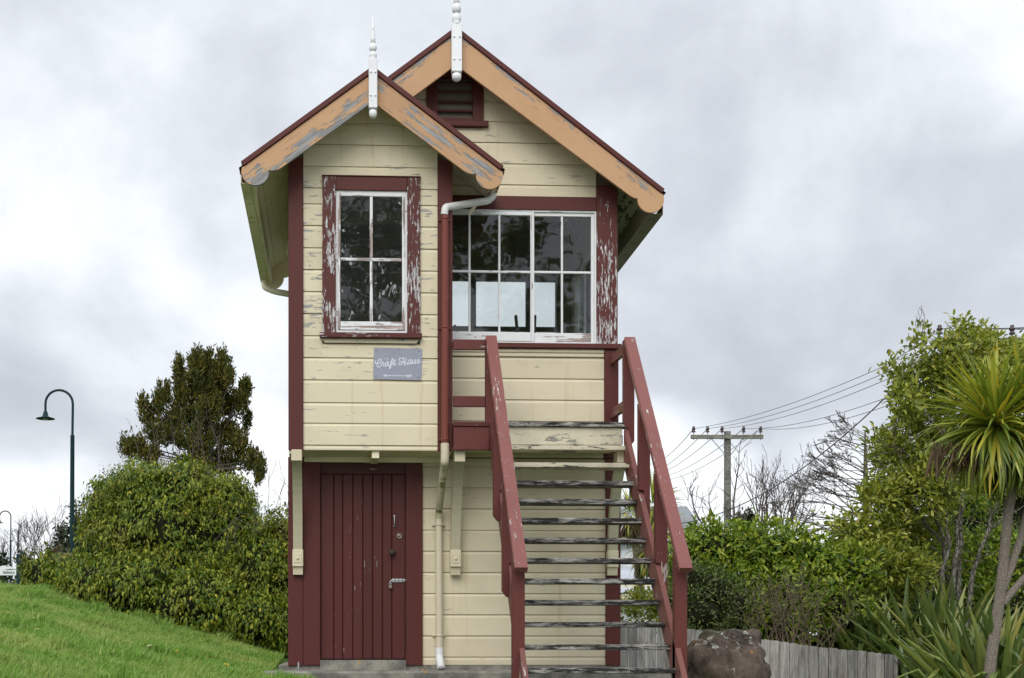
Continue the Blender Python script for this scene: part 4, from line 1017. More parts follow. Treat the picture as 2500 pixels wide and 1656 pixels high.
def scatter(lobes, spacing, per, cr, size, droop=.3, shell=(.78, 1.06), lump=.22, back=.25, out=.6, fill=0.0, nz=1.3):
    """sprays of leaves over lobes -> P, A, N, S, front score"""
    P = []; A = []; N = []; S_ = []; Fs = []
    for (c, rx, ry, rz) in lobes:
        area = 4*math.pi*(((rx*ry)**1.6+(rx*rz)**1.6+(ry*rz)**1.6)/3)**(1/1.6)
        k = max(6, int(area/spacing**2))
        for _ in range(k):
            v = Vector((R.gauss(0, 1), R.gauss(0, 1), R.gauss(0, 1))).normalized()
            if v.y > .35 and R.random() > back: continue
            rr = R.uniform(*shell) if R.random() > fill else R.uniform(.3, .8)
            p = Vector((v.x*rx, v.y*ry, v.z*rz)); 
            rr *= 1+lump*noise.noise((c+p)*nz)+.5*lump*noise.noise((c+p)*nz*2.7)
            p = c+p*rr
            nrm = Vector((v.x/rx, v.y/ry, v.z/rz)).normalized()
            sp = (nrm*out+Vector((R.gauss(0, .5), R.gauss(0, .5), R.gauss(0, .5)-droop*.5))).normalized()
            for q in range(per if isinstance(per, int) else R.randint(*per)):
                o = Vector((R.gauss(0, cr), R.gauss(0, cr), R.gauss(0, cr)))
                a = (sp+Vector((R.gauss(0, .6), R.gauss(0, .6), R.gauss(0, .6)-droop))).normalized()
                nn = (nrm*.8+Vector((0, 0, .5))+Vector((R.gauss(0, .45), R.gauss(0, .45), R.gauss(0, .45))))
                P.append(p+o); A.append(a); N.append(nn); S_.append(size*R.uniform(.6, 1.25)); Fs.append(max(0.05, -v.y)*rr)
    return np.array([tuple(x) for x in P]), np.array([tuple(x) for x in A]), np.array([tuple(x) for x in N]), np.array(S_), np.array(Fs)
def core(parent, lobes, k=.74, name='dark_core', mat='core'):  # solid dark fill: stops see-through and paints the shade between leaves
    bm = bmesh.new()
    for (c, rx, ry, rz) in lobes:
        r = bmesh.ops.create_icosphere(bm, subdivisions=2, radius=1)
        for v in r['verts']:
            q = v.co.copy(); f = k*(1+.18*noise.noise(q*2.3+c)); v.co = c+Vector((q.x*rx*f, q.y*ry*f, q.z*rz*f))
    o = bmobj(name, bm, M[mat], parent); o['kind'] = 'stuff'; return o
def grow(p, d, L, r, depth, out, spread=.6, kids=(2, 3), up=.1, bend=.18, shrink=.68, rs=.6, seg=4, tips=None, minr=.003):
    pts = [p.copy()]; rr = [r]; dd = d.normalized()
    for i in range(seg):
        dd = (dd+Vector((R.gauss(0, bend), R.gauss(0, bend), R.gauss(0, bend)+up*.3))).normalized()
        pts.append(pts[-1]+dd*L/seg); rr.append(max(minr, r*(1-(1-rs)*(i+1)/seg)))
    out.append((pts, rr))
    if depth <= 0:
        if tips is not None: tips.append((pts[-1], dd))
        return
    for k in range(R.randint(*kids)):
        t = R.uniform(.45, 1.0) if k else 1.0
        i = min(seg-1, int(t*seg)); q = pts[i].lerp(pts[i+1], t*seg-i) if t < 1 else pts[-1]
        nd = (dd+Vector((R.gauss(0, spread), R.gauss(0, spread), R.gauss(0, spread*.7)+up))).normalized()
        grow(q, nd, L*shrink*R.uniform(.75, 1.15), max(minr, rr[i]*R.uniform(.5, .75)), depth-1, out, spread, kids, up, bend, shrink, rs, seg, tips, minr)
def bare(label, base, stems, mat, name='bare_tree', cat='bare tree', group=None, sides=4, **kw):
    t = thing(name, base, label, cat, group)
    tr = []; br = []
    for (d, L, r, depth) in stems:
        o = []; grow(Vector(base), Vector(d), L, r, depth, o, **kw); tr.append(o[0]); br += o[1:]
    for q in tr: tubes('trunk', mat, t, [q], 6)
    if br: tubes('branches', mat, t, br, sides, kind='stuff')
    return t

# ---------------------------------------------------------------- left: ivy mound, conifer, lamps, sign
IV = thing('ivy_mound', at(420, 1520, 5.2), 'great rounded mound of glossy ivy beside the left wall of the signal box', 'ivy')
il = [lobe(420, 1325, 195, 190, 5.4, 170), lobe(278, 1350, 78, 150, 5.6, 110), lobe(265, 1252, 60, 88, 5.7, 70), lobe(345, 1215, 80, 82, 5.3, 80), lobe(450, 1210, 85, 78, 5.1, 80), lobe(560, 1235, 60, 66, 5.0, 60), lobe(545, 1330, 92, 160, 5.2, 120), lobe(112, 1408, 52, 54, 6.0, 60), lobe(170, 1402, 46, 46, 5.7, 60),
      lobe(700, 1400, 105, 150, 4.6, 110), lobe(640, 1420, 80, 130, 4.4, 90), lobe(340, 1430, 190, 85, 4.7, 110), lobe(500, 1480, 150, 85, 4.2, 95), lobe(640, 1520, 80, 62, 3.7, 70), lobe(240, 1425, 85, 55, 5.0, 70), lobe(720, 1530, 60, 60, 3.6, 60)]
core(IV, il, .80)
P, A, N, S_, Fs = scatter(il, .20, (12, 16), .07, .085, droop=1.0, shell=(.76, .86), lump=.10, back=.6, out=.8); leaves(IV, P, A, N, S_, LEAF_IVY, M['ivy'], single=0)
P, A, N, S_, Fs = scatter(il, .165, (20, 28), .062, .073, droop=1.1, shell=(.86, 1.04), lump=.23, back=.2, out=1.0, nz=1.7)
leaves(IV, P, A, N, S_, LEAF_IVY, M['ivy'], front=Fs)
P, A, N, S_, Fs = scatter(il[:11], .30, (14, 22), .055, .042, droop=-.4, shell=(1.0, 1.10), lump=.16, back=.1)
up = (P[:, 2] > .9); leaves(IV, P[up], A[up], N[up], S_[up], LEAF_TUFT, M['ivy_flower'], 'flower_heads', single=0)
o = []
for (px, py) in ((420, 1150), (455, 1150), (480, 1145), (500, 1150), (530, 1160), (560, 1170), (390, 1150), (345, 1150)):
    for q in range(2): grow(at(px+R.uniform(-14, 14), py+10, 5.6), Vector((R.gauss(0, .22), R.gauss(0, .1), 1)), R.uniform(.55, 1.0), .008, 1, o, spread=.35, up=.3, seg=4)
for px in (655, 672, 690, 700): grow(at(px, 1250, 4.6), Vector((R.gauss(0, .25), 0, 1)), R.uniform(.25, .5), .005, 1, o, spread=.4, up=.2, seg=3)
for q in range(9): grow(at(570+R.uniform(-10, 18), 1255+R.uniform(-5, 25), 4.1), Vector((R.gauss(.2, .4), -.2, R.gauss(-.3, .4))), .35, .006, 1, o, spread=.6, up=0, seg=3)
tubes('bare_stems', M['twig'], IV, o, 4, kind='stuff')

CT = thing('conifer_tree', at(500, 1440, 32), 'dark bronze green conifer with ragged upright top behind the ivy mound', 'conifer')
tubes('trunk', M['bark'], CT, [([at(505, 1480, 32), at(508, 1200, 32), at(512, 1050, 32), at(512, 900, 32)], [.22, .19, .13, .04])], 8)
cl_ = [(475, 925, 22, 52), (498, 935, 20, 55), (540, 915, 22, 55), (520, 940, 26, 55), (438, 925, 12, 34), (445, 960, 16, 30), (560, 985, 40, 50), (500, 1000, 58, 55), (445, 1005, 34, 36), (390, 985, 22, 22), (358, 1012, 20, 36), (335, 1085, 24, 22), (312, 1095, 12, 18),
       (390, 1060, 42, 36), (470, 1075, 60, 42), (555, 1060, 50, 50), (598, 955, 10, 30), (590, 975, 20, 22), (600, 1020, 12, 15), (585, 1085, 28, 22), (618, 1125, 26, 14), (634, 1145, 10, 18), (510, 1130, 90, 36), (360, 1110, 45, 26), (580, 1120, 30, 20), (425, 1030, 30, 26)]+[(473, 885, 7, 24), (490, 890, 6, 22), (500, 882, 6, 22), (515, 890, 6, 22), (541, 880, 9, 26), (437, 905, 6, 20), (560, 925, 8, 22), (345, 985, 6, 16), (390, 970, 6, 14), (405, 965, 5, 14), (603, 945, 5, 16), (640, 1140, 6, 12)]
cl = [lobe(a, b, c, d, 32+R.uniform(-.9, .9)) for a, b, c, d in cl_]
cl2 = []
for (c, rx, ry, rz) in cl:
    for q in range(max(3, int(rx*rz*9))):
        a_ = R.random()*6.283; rr = R.random()**.5; s_ = R.uniform(.16, .30)
        cl2.append((c+Vector((math.cos(a_)*rx*rr, R.gauss(0, .4)*ry, math.sin(a_)*rz*rr*.88-.04)), s_*.46, s_*.5, s_*1.9))
P, A, N, S_, Fs = scatter(cl2, .12, (5, 8), .04, .12, droop=-1.4, shell=(.4, 1.1), lump=.2, back=.6); leaves(CT, P, A, N, S_, LEAF_TUFT, M['conifer'], name='sprays', single=0)
cl = [(c, rx*.8, ry*.8, rz*.8) for (c, rx, ry, rz) in cl]
P, A, N, S_, Fs = scatter(cl, .16, (8, 13), .085, .16, droop=-.9, shell=(.55, 1.05), lump=.40, back=.6, fill=.25, nz=1.1)
leaves(CT, P, A, N, S_, LEAF_TUFT, M['conifer'], single=0)
o = []
for (c, rx, ry, rz) in cl: o.append(([at(510, 1150-max(0, (c.z-6)*14), 32), c], [.05, .015]))
tubes('branches', M['twig'], CT, o, 4, kind='stuff')

def lamp(px0, pyb, pyj, pyt, arch_px, arch_x0, Y, label, w_px, kk=1.0):
    """tall pole that bends over in a crook and holds a bell shaped shade"""
    s = (Y+14.7)/FOC; base = at(px0, pyb, Y); t = thing('street_lamp', (base.x, Y, gz(base.x, Y)), label, 'street lamp', 'street lamps on the bank')
    x = base.x; zj = at(px0, pyj, Y).z; zt = at(px0, pyt, Y).z; r = w_px*s/2
    tubes('pole', M['lamp_green'], t, [([Vector((x, Y, gz(x, Y)-.2)), Vector((x+.02, Y, zj)), Vector((x+.02, Y, zj+.03)), Vector((x+.02, Y, zj+.04))], [r*1.1, r*.9, r*1.0, r*.6])], 10)
    xl = at(arch_x0, pyt, Y).x; R_ = (x+.03-xl)/2; pts = [Vector((x+.02, Y, zj+.02))]
    zc = zt-R_
    for i in range(13):
        a = math.pi*i/12; pts.append(Vector(((x+.03+xl)/2+R_*math.cos(a), Y, zc+R_*math.sin(a))))
    pts.append(Vector((xl, Y, zc-R_*.62)))
    tubes('crook', M['lamp_green'], t, [(pts, [r*.55]*len(pts))], 8)
    z0 = zc-R_*.58; q = R_*.66
    sh = lathe('shade', M['lamp_green'], t, [(q*.08, z0+.1*q), (q*.2, z0), (q*.26, z0-.2*q), (q*.30, z0-.45*q), (q*.45, z0-.62*q), (q*1.02, z0-.78*q), (q*1.06, z0-.84*q), (q*.9, z0-.82*q), (q*.3, z0-.74*q)], Matrix.Translation((xl, Y, 0)), 18)
    lathe('bulb', M['lampglass'], t, [(q*.15, z0-.72*q), (q*.28, z0-.84*q), (q*.24, z0-.98*q), (q*.05, z0-1.04*q)], Matrix.Translation((xl, Y, 0)), 12)
lamp(175, 1400, 1066, 953, 36, 111, 19.5, 'tall dark green crook lamp standing behind the ivy mound', 11)
lamp(25, 1420, 1320, 1248, 14, -1, 48, 'distant crook lamp cut by the left edge above the white sign', 5)

# lodge sign
LS = thing('lodge_sign', at(45, 1440, 14), 'white pediment sign in green letters on a dark teal post', 'sign')
Yp = 14.0
def signpoly(): return [at(x, y, Yp) for x, y in ((-42, 1405), (40, 1405), (40, 1392), (30, 1388), (27, 1383), (19, 1384), (9, 1381), (-2, 1384), (-10, 1386), (-14, 1390), (-42, 1395))]
sp_ = signpoly(); c_ = sum(sp_, Vector())/len(sp_); prism('board', M['white_sign'], LS, [(p.x-c_.x, p.z-c_.z) for p in sp_], .05, Matrix.Translation(c_))
fc = bpy.data.curves.new('lettering', 'FONT'); fc.body = 'StationLo'; fc.size = .088; fc.extrude = .003; fc.align_x = 'RIGHT'; fc.space_character = .93
fo = bpy.data.objects.new('lettering_source', fc); col.objects.link(fo); bpy.context.view_layer.update()
me = bpy.data.meshes.new_from_object(fo.evaluated_get(bpy.context.evaluated_depsgraph_get())); bpy.data.objects.remove(fo)
pt = at(35.5, 1400.5, Yp-.030); meshobj('lettering', me, M['sign_green'], LS, Matrix.Translation(pt) @ Matrix.Rotation(rad(90), 4, 'X') @ Matrix.Diagonal((.80, 1.0, 1, 1)))
sw = [at(x, y, Yp-.029) for x, y in ((12, 1392), (20, 1389.5), (30, 1389), (38, 1390.5), (30, 1391), (20, 1391.5))]; c_ = sum(sw, Vector())/6
prism('green_swash', M['sign_green'], LS, [(p.x-c_.x, p.z-c_.z) for p in sw][::-1], .004, Matrix.Translation(c_))
pz = at(45, 1353, Yp); timber('post', M['lamp_green'], LS, (pz.x, Yp, gz(pz.x, Yp)-.2), pz, .075, .075, (1, 0, 0))
pz = at(-44, 1360, Yp); timber('post', M['lamp_green'], LS, (pz.x, Yp, gz(pz.x, Yp)-.2), pz, .075, .075, (1, 0, 0))

# houses
def gable_house(name, label, x0, x1, y0, y1, ze, zr, zb, wallm, roofm, along='x', over=.35):
    h = thing(name, ((x0+x1)/2, (y0+y1)/2, zb), label, 'house')
    pts = [(x0, zb-1), (x1, zb-1), (x1, ze), ((x0+x1)/2, zr), (x0, ze)] if along == 'y' else None
    if along == 'y': prism('wall', wallm, h, pts, y1-y0, Matrix.Translation((0, (y0+y1)/2, 0)))
    else: prism('wall', wallm, h, [(y0, zb-1), (y1, zb-1), (y1, ze), ((y0+y1)/2, zr), (y0, ze)], x1-x0, YZ((x0+x1)/2))
    for sgn in (-1, 1):
        if along == 'y':
            xm = (x0+x1)/2; s = (zr-ze)/(x1-xm); a = Vector((xm, 0, zr+.05)); b = Vector((xm+sgn*(x1-xm+over), 0, ze-s*over+.05)); ya, yb = y0-over, y1+over; ax = Vector((0, 1, 0))
        else:
            ym = (y0+y1)/2; s = (zr-ze)/(y1-ym); a = Vector((0, ym, zr+.05)); b = Vector((0, ym+sgn*(y1-ym+over), ze-s*over+.05)); ya, yb = x0-over, x1+over; ax = Vector((1, 0, 0))
        k = int((yb-ya)/.19); nrm = (b-a).cross(ax).normalized(); nrm = nrm if nrm.z > 0 else -nrm
        V = []; Fq = []
        for i in range(k*2+1):
            hh = .03 if i % 2 else 0
            for e in (a, b): V.append(tuple(e+ax*(ya+(yb-ya)*i/(k*2))+nrm*hh))
        q = len(V); V += [tuple(Vector(v)-nrm*.06) for v in V]
        for i in range(k*2): Fq.append((2*i, 2*i+1, 2*i+3, 2*i+2)); Fq.append((q+2*i, q+2*i+2, q+2*i+3, q+2*i+1))
        for i in range(k*2): Fq.append((2*i+1, q+2*i+1, q+2*i+3, 2*i+3))
        rf = meshobj('roof', npmesh('roof', np.array(V), np.array(Fq)), roofm, h)
        o2 = timber('gutter', wallm, rf, b+ax*ya-nrm*.1, b+ax*yb-nrm*.1, .14, .10)
    return h
# white neighbour behind the stairs
Yh = 20.0
a = at(1460, 1303, Yh); b = at(1600, 1303, Yh); zr = at(1500, 1270, Yh+2.2).z
NB = gable_house('white_house', 'white weatherboard house with zinc roofs seen through the open stairs', a.x-3.5, b.x, Yh+.35, Yh+5.5, a.z, zr+.1, -1.2, M['house_white'], M['zinc'], 'x')
for k in range(16):
    z = a.z-.12-.19*k
    if z > -1: abox('weatherboard', M['house_white'], NB, a.x-3.5, b.x, Yh+.315, Yh+.352, z-.186, z, .006)
for (x0, x1, y0, y1) in ((1526, 1543, 1325, 1398), (1400, 1440, 1330, 1390)):
    p0 = at(x0, y1, Yh+.3); p1 = at(x1, y0, Yh+.3); wf = ring('window', NB, M['house_white'], wall_frame((0, Yh+.3, 0), (1, 0, 0)), p0.x-.08, p1.x+.08, p0.z-.08, p1.z+.08, .09, -.03, .012)
    abox('pane', M['house_white'], wf, p0.x, p1.x, Yh+.30, Yh+.311, p0.z, p1.z, .001)
for j, (ya_, yb_, xe) in enumerate(((1385, 1412, 1572), (1424, 1445, 1600))):
    Yl = Yh-1.3-.8*j; p0 = at(1440, yb_, Yl-.8); p1 = at(xe, ya_, Yl+.9)
    V = []; Fq = []; k = 16
    for i in range(k*2+1):
        x = p0.x-2+(p1.x-p0.x+2)*i/(k*2); hh = .03*(i % 2)
        V += [(x, Yl-.8, p0.z+hh), (x, Yl+1.0, p1.z+hh)]
    q = len(V); V += [(x, y_, z-.05) for x, y_, z in V]
    for i in range(k*2): Fq.append((2*i, 2*i+2, 2*i+3, 2*i+1)); Fq.append((q+2*i, q+2*i+1, q+2*i+3, q+2*i+2)); Fq.append((2*i, q+2*i, q+2*i+2, 2*i+2))
    rf = meshobj('verandah_roof', npmesh('verandah_roof', np.array(V), np.array(Fq)), M['zinc'], NB)
    abox('fascia', M['house_cream'], rf, p0.x-2, p1.x+.05, Yl-.79, Yl-.74, p0.z-.24, p0.z-.055, .004)
    abox('verandah_wall', M['house_white'], NB, p0.x-2, p1.x-.15, Yl-.45, Yl-.40, -1.3, p0.z-.05, .005)
Yg = 42
a = at(1600, 1290, Yg); b = at(1712, 1245, Yg)
gable_house('grey_roof_house', 'pale cream house with ridged grey roof beyond the handrail foot', a.x-2.5, b.x-.3, Yg, Yg+5, at(1680, 1287, Yg-.3).z, at(1680, 1240, Yg+2.5).z, -1, M['house_cream'], M['zinc_dark'], 'x')
Yt = 32
a = at(132, 1348, Yt); b = at(285, 1348, Yt)
gable_house('tiled_house', 'small stucco house with clay tile gable peeping behind the ivy', a.x, b.x, Yt, Yt+4, a.z, at(208, 1302, Yt).z, .5, M['stucco'], M['tile'], 'y')

# far left bare trees and dark conifers
for (px, py, hgt, lab) in ((105, 1425, 3.6, 'bare many stemmed tree between the far lamp and the tall lamp'), (60, 1430, 3.2, 'bare spreading tree behind the teal sign post'), (5, 1440, 2.6, 'bare tree at the left edge above the white sign')):
    p = at(px, py, 36); bare(lab, (p.x, 36, p.z), [((R.gauss(0, .35), R.gauss(0, .2), 1), hgt*.40*R.uniform(.8, 1.1), .028, 3) for k in range(6)], M['twig'], spread=.33, up=.25, kids=(3, 4), shrink=.62, minr=.006, group='bare trees at far left')
def little_conifer(px, pyt, pyb, wpx, Y, label):
    t = thing('conifer_tree', at(px, pyb, Y), label, 'conifer'); pa = at(px, pyb, Y); pb = at(px, pyt, Y); s = (Y+14.7)/FOC
    tubes('trunk', M['twig'], t, [([pa-Vector((0, 0, 1)), pb], [.12, .02])], 6)
    ls = [lobe(px+R.uniform(-.15, .15)*wpx*f, pyt+(pyb-pyt)*f, max(3, wpx*.5*f), (pyb-pyt)*.10, Y) for f in [.06, .14, .22, .3, .4, .5, .6, .7, .8, .92]]
    P, A, N, S_, Fs = scatter(ls, .22, (8, 12), .11, .2, droop=.1, shell=(.6, 1.15), lump=.5, back=.5)
    leaves(t, P, A, N, S_, LEAF_TUFT, M['spruce'], single=0)
little_conifer(186, 1228, 1420, 85, 30, 'dark spruce showing behind the tall lamp pole')
little_conifer(150, 1285, 1400, 60, 36, 'small dark spruce left of the tall lamp pole')
little_conifer(62, 1355, 1440, 46, 28, 'dark shrubby conifer right of the teal sign post')
little_conifer(2, 1360, 1440, 50, 30, 'dark conifer behind the white sign at the left edge')
# far hedge closing the horizon
fh = thing('distant_hedge', at(60, 1420, 60), 'distant dark hedge line along the horizon', 'hedge'); fh['kind'] = 'stuff'
fl = [lobe(x, 1470+R.uniform(-6, 6), 60, 40+R.uniform(0, 12), 60) for x in range(-300, 3000, 75)]
P, A, N, S_, Fs = scatter(fl, .55, (5, 7), .25, .45, shell=(.8, 1.1), back=.1); o = leaves(fh, P, A, N, S_, LEAF_TUFT, M['spruce'], single=0)
core(fh, fl, .85)
# pale gravel yard added out of view to bounce light up under the eaves
def reflector():
    V = []; F_ = []; nx, ny = 30, 24
    for j in range(ny+1):
        for i in range(nx+1):
            x = -9+26*i/nx; y_ = -40+(33.2-1.5*(0 if x > -.5 else min(1, (-.5-x)/2)))*j/ny
            V.append((x, y_, gz(x, y_)+.006+.012*noise.noise(Vector((x, y_, 1)))))
    for j in range(ny):
        for i in range(nx): a = j*(nx+1)+i; F_.append((a, a+1, a+nx+2, a+nx+1))
    o = meshobj('gravel_reflector', npmesh('gravel_reflector', np.array(V), np.array(F_)), M['gravel'], None, None, True); tag(o, 'pale gravel yard added out of view to bounce light onto the undersides', 'reflector', kind='structure')
reflector()
# ---------------------------------------------------------------- right: rock, fence
def build_rock(name, label, cpx, cpy, rx, ry, Y, seed, flat=.0):
    c = at(cpx, cpy, Y); s = (Y+14.7)/FOC; bm = bmesh.new(); bmesh.ops.create_icosphere(bm, subdivisions=5, radius=1)
    off = Vector((seed*7.1, seed*3.3, seed)); RR = random.Random(seed*13)
    PL = [(Vector((RR.gauss(0, 1), RR.gauss(-.3, 1), RR.gauss(.2, .8))).normalized(), RR.uniform(.70, .95)) for _ in range(22)]
    for v in bm.verts:
        q = v.co.copy()
        f = 1+.24*noise.noise(q*1.1+off)+.13*noise.noise(q*2.6+off)+.06*noise.noise(q*6+off)+.025*noise.noise(q*15+off)
        # broken, faceted faces
        for n_, dd_ in PL:
            e_ = q.dot(n_)*f-dd_
            if e_ > 0: f -= .8*e_/max(.3, q.dot(n_))
        cell = noise.voronoi(q*1.9+off)[0]; f += .20*(cell[1]-cell[0])-.05; f += .05*abs(noise.noise(q*9+off))
        p = q*f
        p.z = min(p.z, .80+.10*noise.noise(q*3+off)) if p.z > 0 else p.z
        v.co = Vector((p.x*rx*s, p.y*rx*s*.8, p.z*ry*s))
    o = bmobj(name, bm, M['rock'], None, Matrix.Translation(c), True); tag(o, label, 'rock')
    return o
build_rock('boulder', 'big brown boulder with pale and orange lichen at the stair foot', 1776, 1655, 124, 146, .9, 3)
build_rock('boulder', 'low brown stone under the open stairs beside the boulder', 1668, 1690, 50, 85, 1.3, 5)
fx0 = 1380; FN = thing('paling_fence', at(1830, 1700, 5.0), 'weathered grey paling fence curving down behind the boulder', 'fence')
def ftop(px):
    K = [(1380, 1505), (1514, 1514), (1630, 1528), (1826, 1556), (1933, 1570), (1980, 1577), (2060, 1586), (2139, 1593), (2195, 1599)]
    for (a, b), (c, d) in zip(K, K[1:]):
        if px <= c: return b+(d-b)*(px-a)/(c-a)
    return K[-1][1]
px = fx0; FY = 4.6
while px < 2192:
    wpx = R.uniform(20.5, 25.5) if px > 1640 else R.uniform(19, 26)
    wpx = min(wpx, 2193-px)
    p0 = at(px+.7, ftop(px+wpx/2)+R.uniform(-1.2, 1.2), FY+R.uniform(-.012, .012)); p1 = at(px+wpx-.7, 1600, FY)
    x0, x1 = p0.x, p1.x; zt = p0.z
    sl = R.uniform(-.006, .006)
    zg = gz(x0, FY)-.05; cz = (zt+zg)/2; cx = (x0+x1)/2
    pts = [(x0, zg), (x1, zg), (x1, zt-.012+sl), ((x0+x1)/2+R.uniform(-.02, .02), zt+R.uniform(-.004, .004)), (x0, zt+sl)]
    Mx = Matrix(((0, 0, -1), (0, 1, 0), (1, 0, 0))).to_4x4(); Mx.translation = Vector((cx, p0.y, cz)); inv = Mx.inverted()
    loc = [inv @ Vector((x, p0.y, z)) for x, z in pts]
    prism('paling', M['paling'], FN, [(p.x, p.z) for p in loc], .018, Mx @ Matrix.Rotation(R.uniform(-.008, .008), 4, 'Y'), bev=.002)
    px += wpx
for zf in (.28, .85):
    a_ = at(1380, ftop(1380), FY); b_ = at(2190, ftop(2190), FY)
    timber('rail', M['paling'], FN, (a_.x, FY+.045, a_.z-zf), (b_.x, FY+.045, b_.z-zf), .07, .04)
for px in (1420, 1780, 2180):
    a_ = at(px, ftop(px)+14, FY+.11); timber('post', M['paling'], FN, (a_.x, FY+.12, gz(a_.x, FY)-.3), (a_.x, FY+.12, a_.z), .1, .08, (1, 0, 0))
a_ = at(2196, 1618, FY); abox('latch', M['rust'], FN, a_.x-.03, a_.x+.05, FY-.03, FY+.03, a_.z-.025, a_.z+.02, .004)
# green wire fence panel and white stake behind the flax
wp = thing('mesh_fence', at(2450, 1640, 6.3), 'dark green mesh fence panel glimpsed right of the cabbage trunk', 'fence')
a_ = at(2455, 1535, 6.3); b_ = at(2510, 1700, 6.3)
poly = []
for k in range(13): x = a_.x+(b_.x-a_.x)*k/12; poly.append(([Vector((x, 6.3, b_.z)), Vector((x, 6.3, a_.z))], [.006]*2))
for k in range(16): z = b_.z+(a_.z-b_.z)*k/15; poly.append(([Vector((a_.x, 6.3, z)), Vector((b_.x, 6.3, z))], [.006]*2))
tubes('mesh', M['lamp_green'], wp, poly, 4, kind='stuff'); abox('post', M['lamp_green'], wp, a_.x-.05, a_.x, 6.28, 6.33, b_.z-.4, a_.z+.02)
ws = thing('white_stake', at(2480, 1650, 6.0), 'slim leaning white stake behind the flax at the right edge', 'stake')
timber('stake', M['white_peel'], ws, at(2489, 1690, 6.0), at(2478, 1524, 6.0), .035, .02, (1, 0, 0))

# ---------------------------------------------------------------- utility poles and wires
def utility(label, px, pyt, pyb, arm, army, ins, Y, wpx, braces=True):
    s = (Y+14.7)/FOC; t = thing('utility_pole', at(px, pyb, Y), label, 'utility pole')
    pa = at(px, pyb, Y); pb = at(px, pyt, Y); r = wpx*s/2
    tubes('pole', M['pole'], t, [([Vector((pa.x, Y, -1.2)), pb, pb+Vector((0, 0, .01))], [r*1.12, r*.92, r*.85])], 14)
    a_ = at(arm[0], army, Y-.16); b_ = at(arm[1], army, Y-.16); ah = .085 if Y > 25 else .10
    timber('crossarm', M['pole'], t, a_, b_, .15, .11)
    tops = []
    for x in ins:
        p = at(x, army, Y-.16); p.z += .075
        i_ = lathe('insulator', M['ceramic'], t, [(.012, 0), (.012, .10), (.07, .10), (.075, .13), (.05, .15), (.045, .19), (.075, .21), (.07, .25), (.04, .27), (.055, .30), (.03, .33)], Matrix.Translation(p), 10)
        abox('insulator_pin', M['steel_dull'], i_, p.x-.012, p.x+.012, p.y-.012, p.y+.012, p.z-.19, p.z+.02, .002)
        tops.append(p+Vector((0, 0, .24)))
    if braces:
        for x in (arm[0]*.72+arm[1]*.28, arm[0]*.28+arm[1]*.72):
            p = at(x, army+4, Y-.1); timber('brace', M['steel'], t, p, Vector((pb.x+math.copysign(r*.8, p.x-pb.x), Y-.1, p.z-.62)), .04, .012)
    return tops
T1 = utility('grey timber utility pole with five insulators on its crossarm behind the shrubs', 1776, 1054, 1300, (1687, 1863), 1067, (1693.5, 1727.5, 1763, 1815.5, 1857), 34.3, 18)
T2 = utility('nearer utility pole crossarm showing above the leafy tree at right', 2420, 820, 1300, (2285, 2560), 834, (2294, 2374, 2471, 2530, 2553), 16.5, 26, False)
def wire(name, p, q, sag, r, label, grp=None, k=24):
    pts = [p.lerp(q, i/k)-Vector((0, 0, sag*4*(i/k)*(1-i/k))) for i in range(k+1)]
    o = tubes(name, M['wire'], None, [(pts, [r]*(k+1))], 5); return tag(o, label, 'wire', grp)
names = ['outermost left', 'second from left', 'middle', 'second from right', 'outermost right']
ends = [at(2168, 890, 16.3), at(2176, 904, 16.3), at(2180, 920, 16.3), at(2178, 966, 16.3), at(2176, 987, 16.3)]
for i in range(5):
    far = T1[i]
    # through the point seen beside the tree and on to the near crossarm
    e = ends[i]; q = e+(e-far)*.12
    wire('power_line', far, e, .22, .0085, 'power line from the %s insulator rising right to the tree' % names[i], 'power lines')
    s_ = at((1560, 1548, 1556, 1566, 1574)[i], (1120, 1147, 1151, 1158, 1168)[i], 110)
    wire('power_line', far, s_, .9, .014, 'power line from the %s insulator falling left behind the handrail' % names[i], 'power lines')
for i, (py, dy) in enumerate(((811, 799), (806, 801), (815, 803))):
    wire('power_line', T2[min(i, 2)], at(2520, dy, 16.3), .02, .009, 'short power line over the near crossarm, %s of three' % ('first', 'second', 'third')[i], 'power lines')
wire('power_line', ends[0], T2[0], .02, .0085, 'power line from the leafy tree up to the near crossarm end', 'power lines')
sc_ = wire('service_cable', at(2275, 853, 15.2), at(1625, 1282, 27), .95, .016, 'thick black service cable sagging down to the house from the tree')
tag(sc_, cat='cable')
lathe('strain_insulator', M['ceramic'], None, [(.02, 0), (.05, .03), (.05, .09), (.02, .12)], Matrix.Translation(at(2279, 851, 15.2)) @ Matrix.Rotation(1.0, 4, 'Y'), 10)
tag(bpy.data.objects['strain_insulator'], 'dark strain insulator at the tip of the service cable', 'insulator')

# ---------------------------------------------------------------- shrubs
HS = thing('hedge_shrub', at(1850, 1560, 6.4), 'bright glossy green hedge shrub behind the fence and boulder', 'hedge')
hl = [lobe(1735, 1345, 82, 62, 6.6, 90), lobe(1672, 1385, 52, 70, 6.4, 70), lobe(1830, 1340, 80, 62, 6.8, 90), lobe(1905, 1345, 75, 58, 7.0, 80), lobe(1985, 1375, 80, 62, 6.9, 80), lobe(2060, 1400, 80, 70, 6.8, 80),
      lobe(1760, 1450, 120, 85, 6.3, 90), lobe(1900, 1450, 120, 85, 6.5, 90), lobe(2030, 1485, 120, 80, 6.5, 80), lobe(1660, 1480, 50, 80, 6.2, 60), lobe(1835, 1530, 170, 55, 6.0, 60)]
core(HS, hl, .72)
P, A, N, S_, Fs = scatter(hl, .22, (8, 10), .07, .115, droop=.2, shell=(.70, .85), lump=.2, back=.5); leaves(HS, P, A, N, S_, LEAF_BROAD, M['hedge'], single=0)
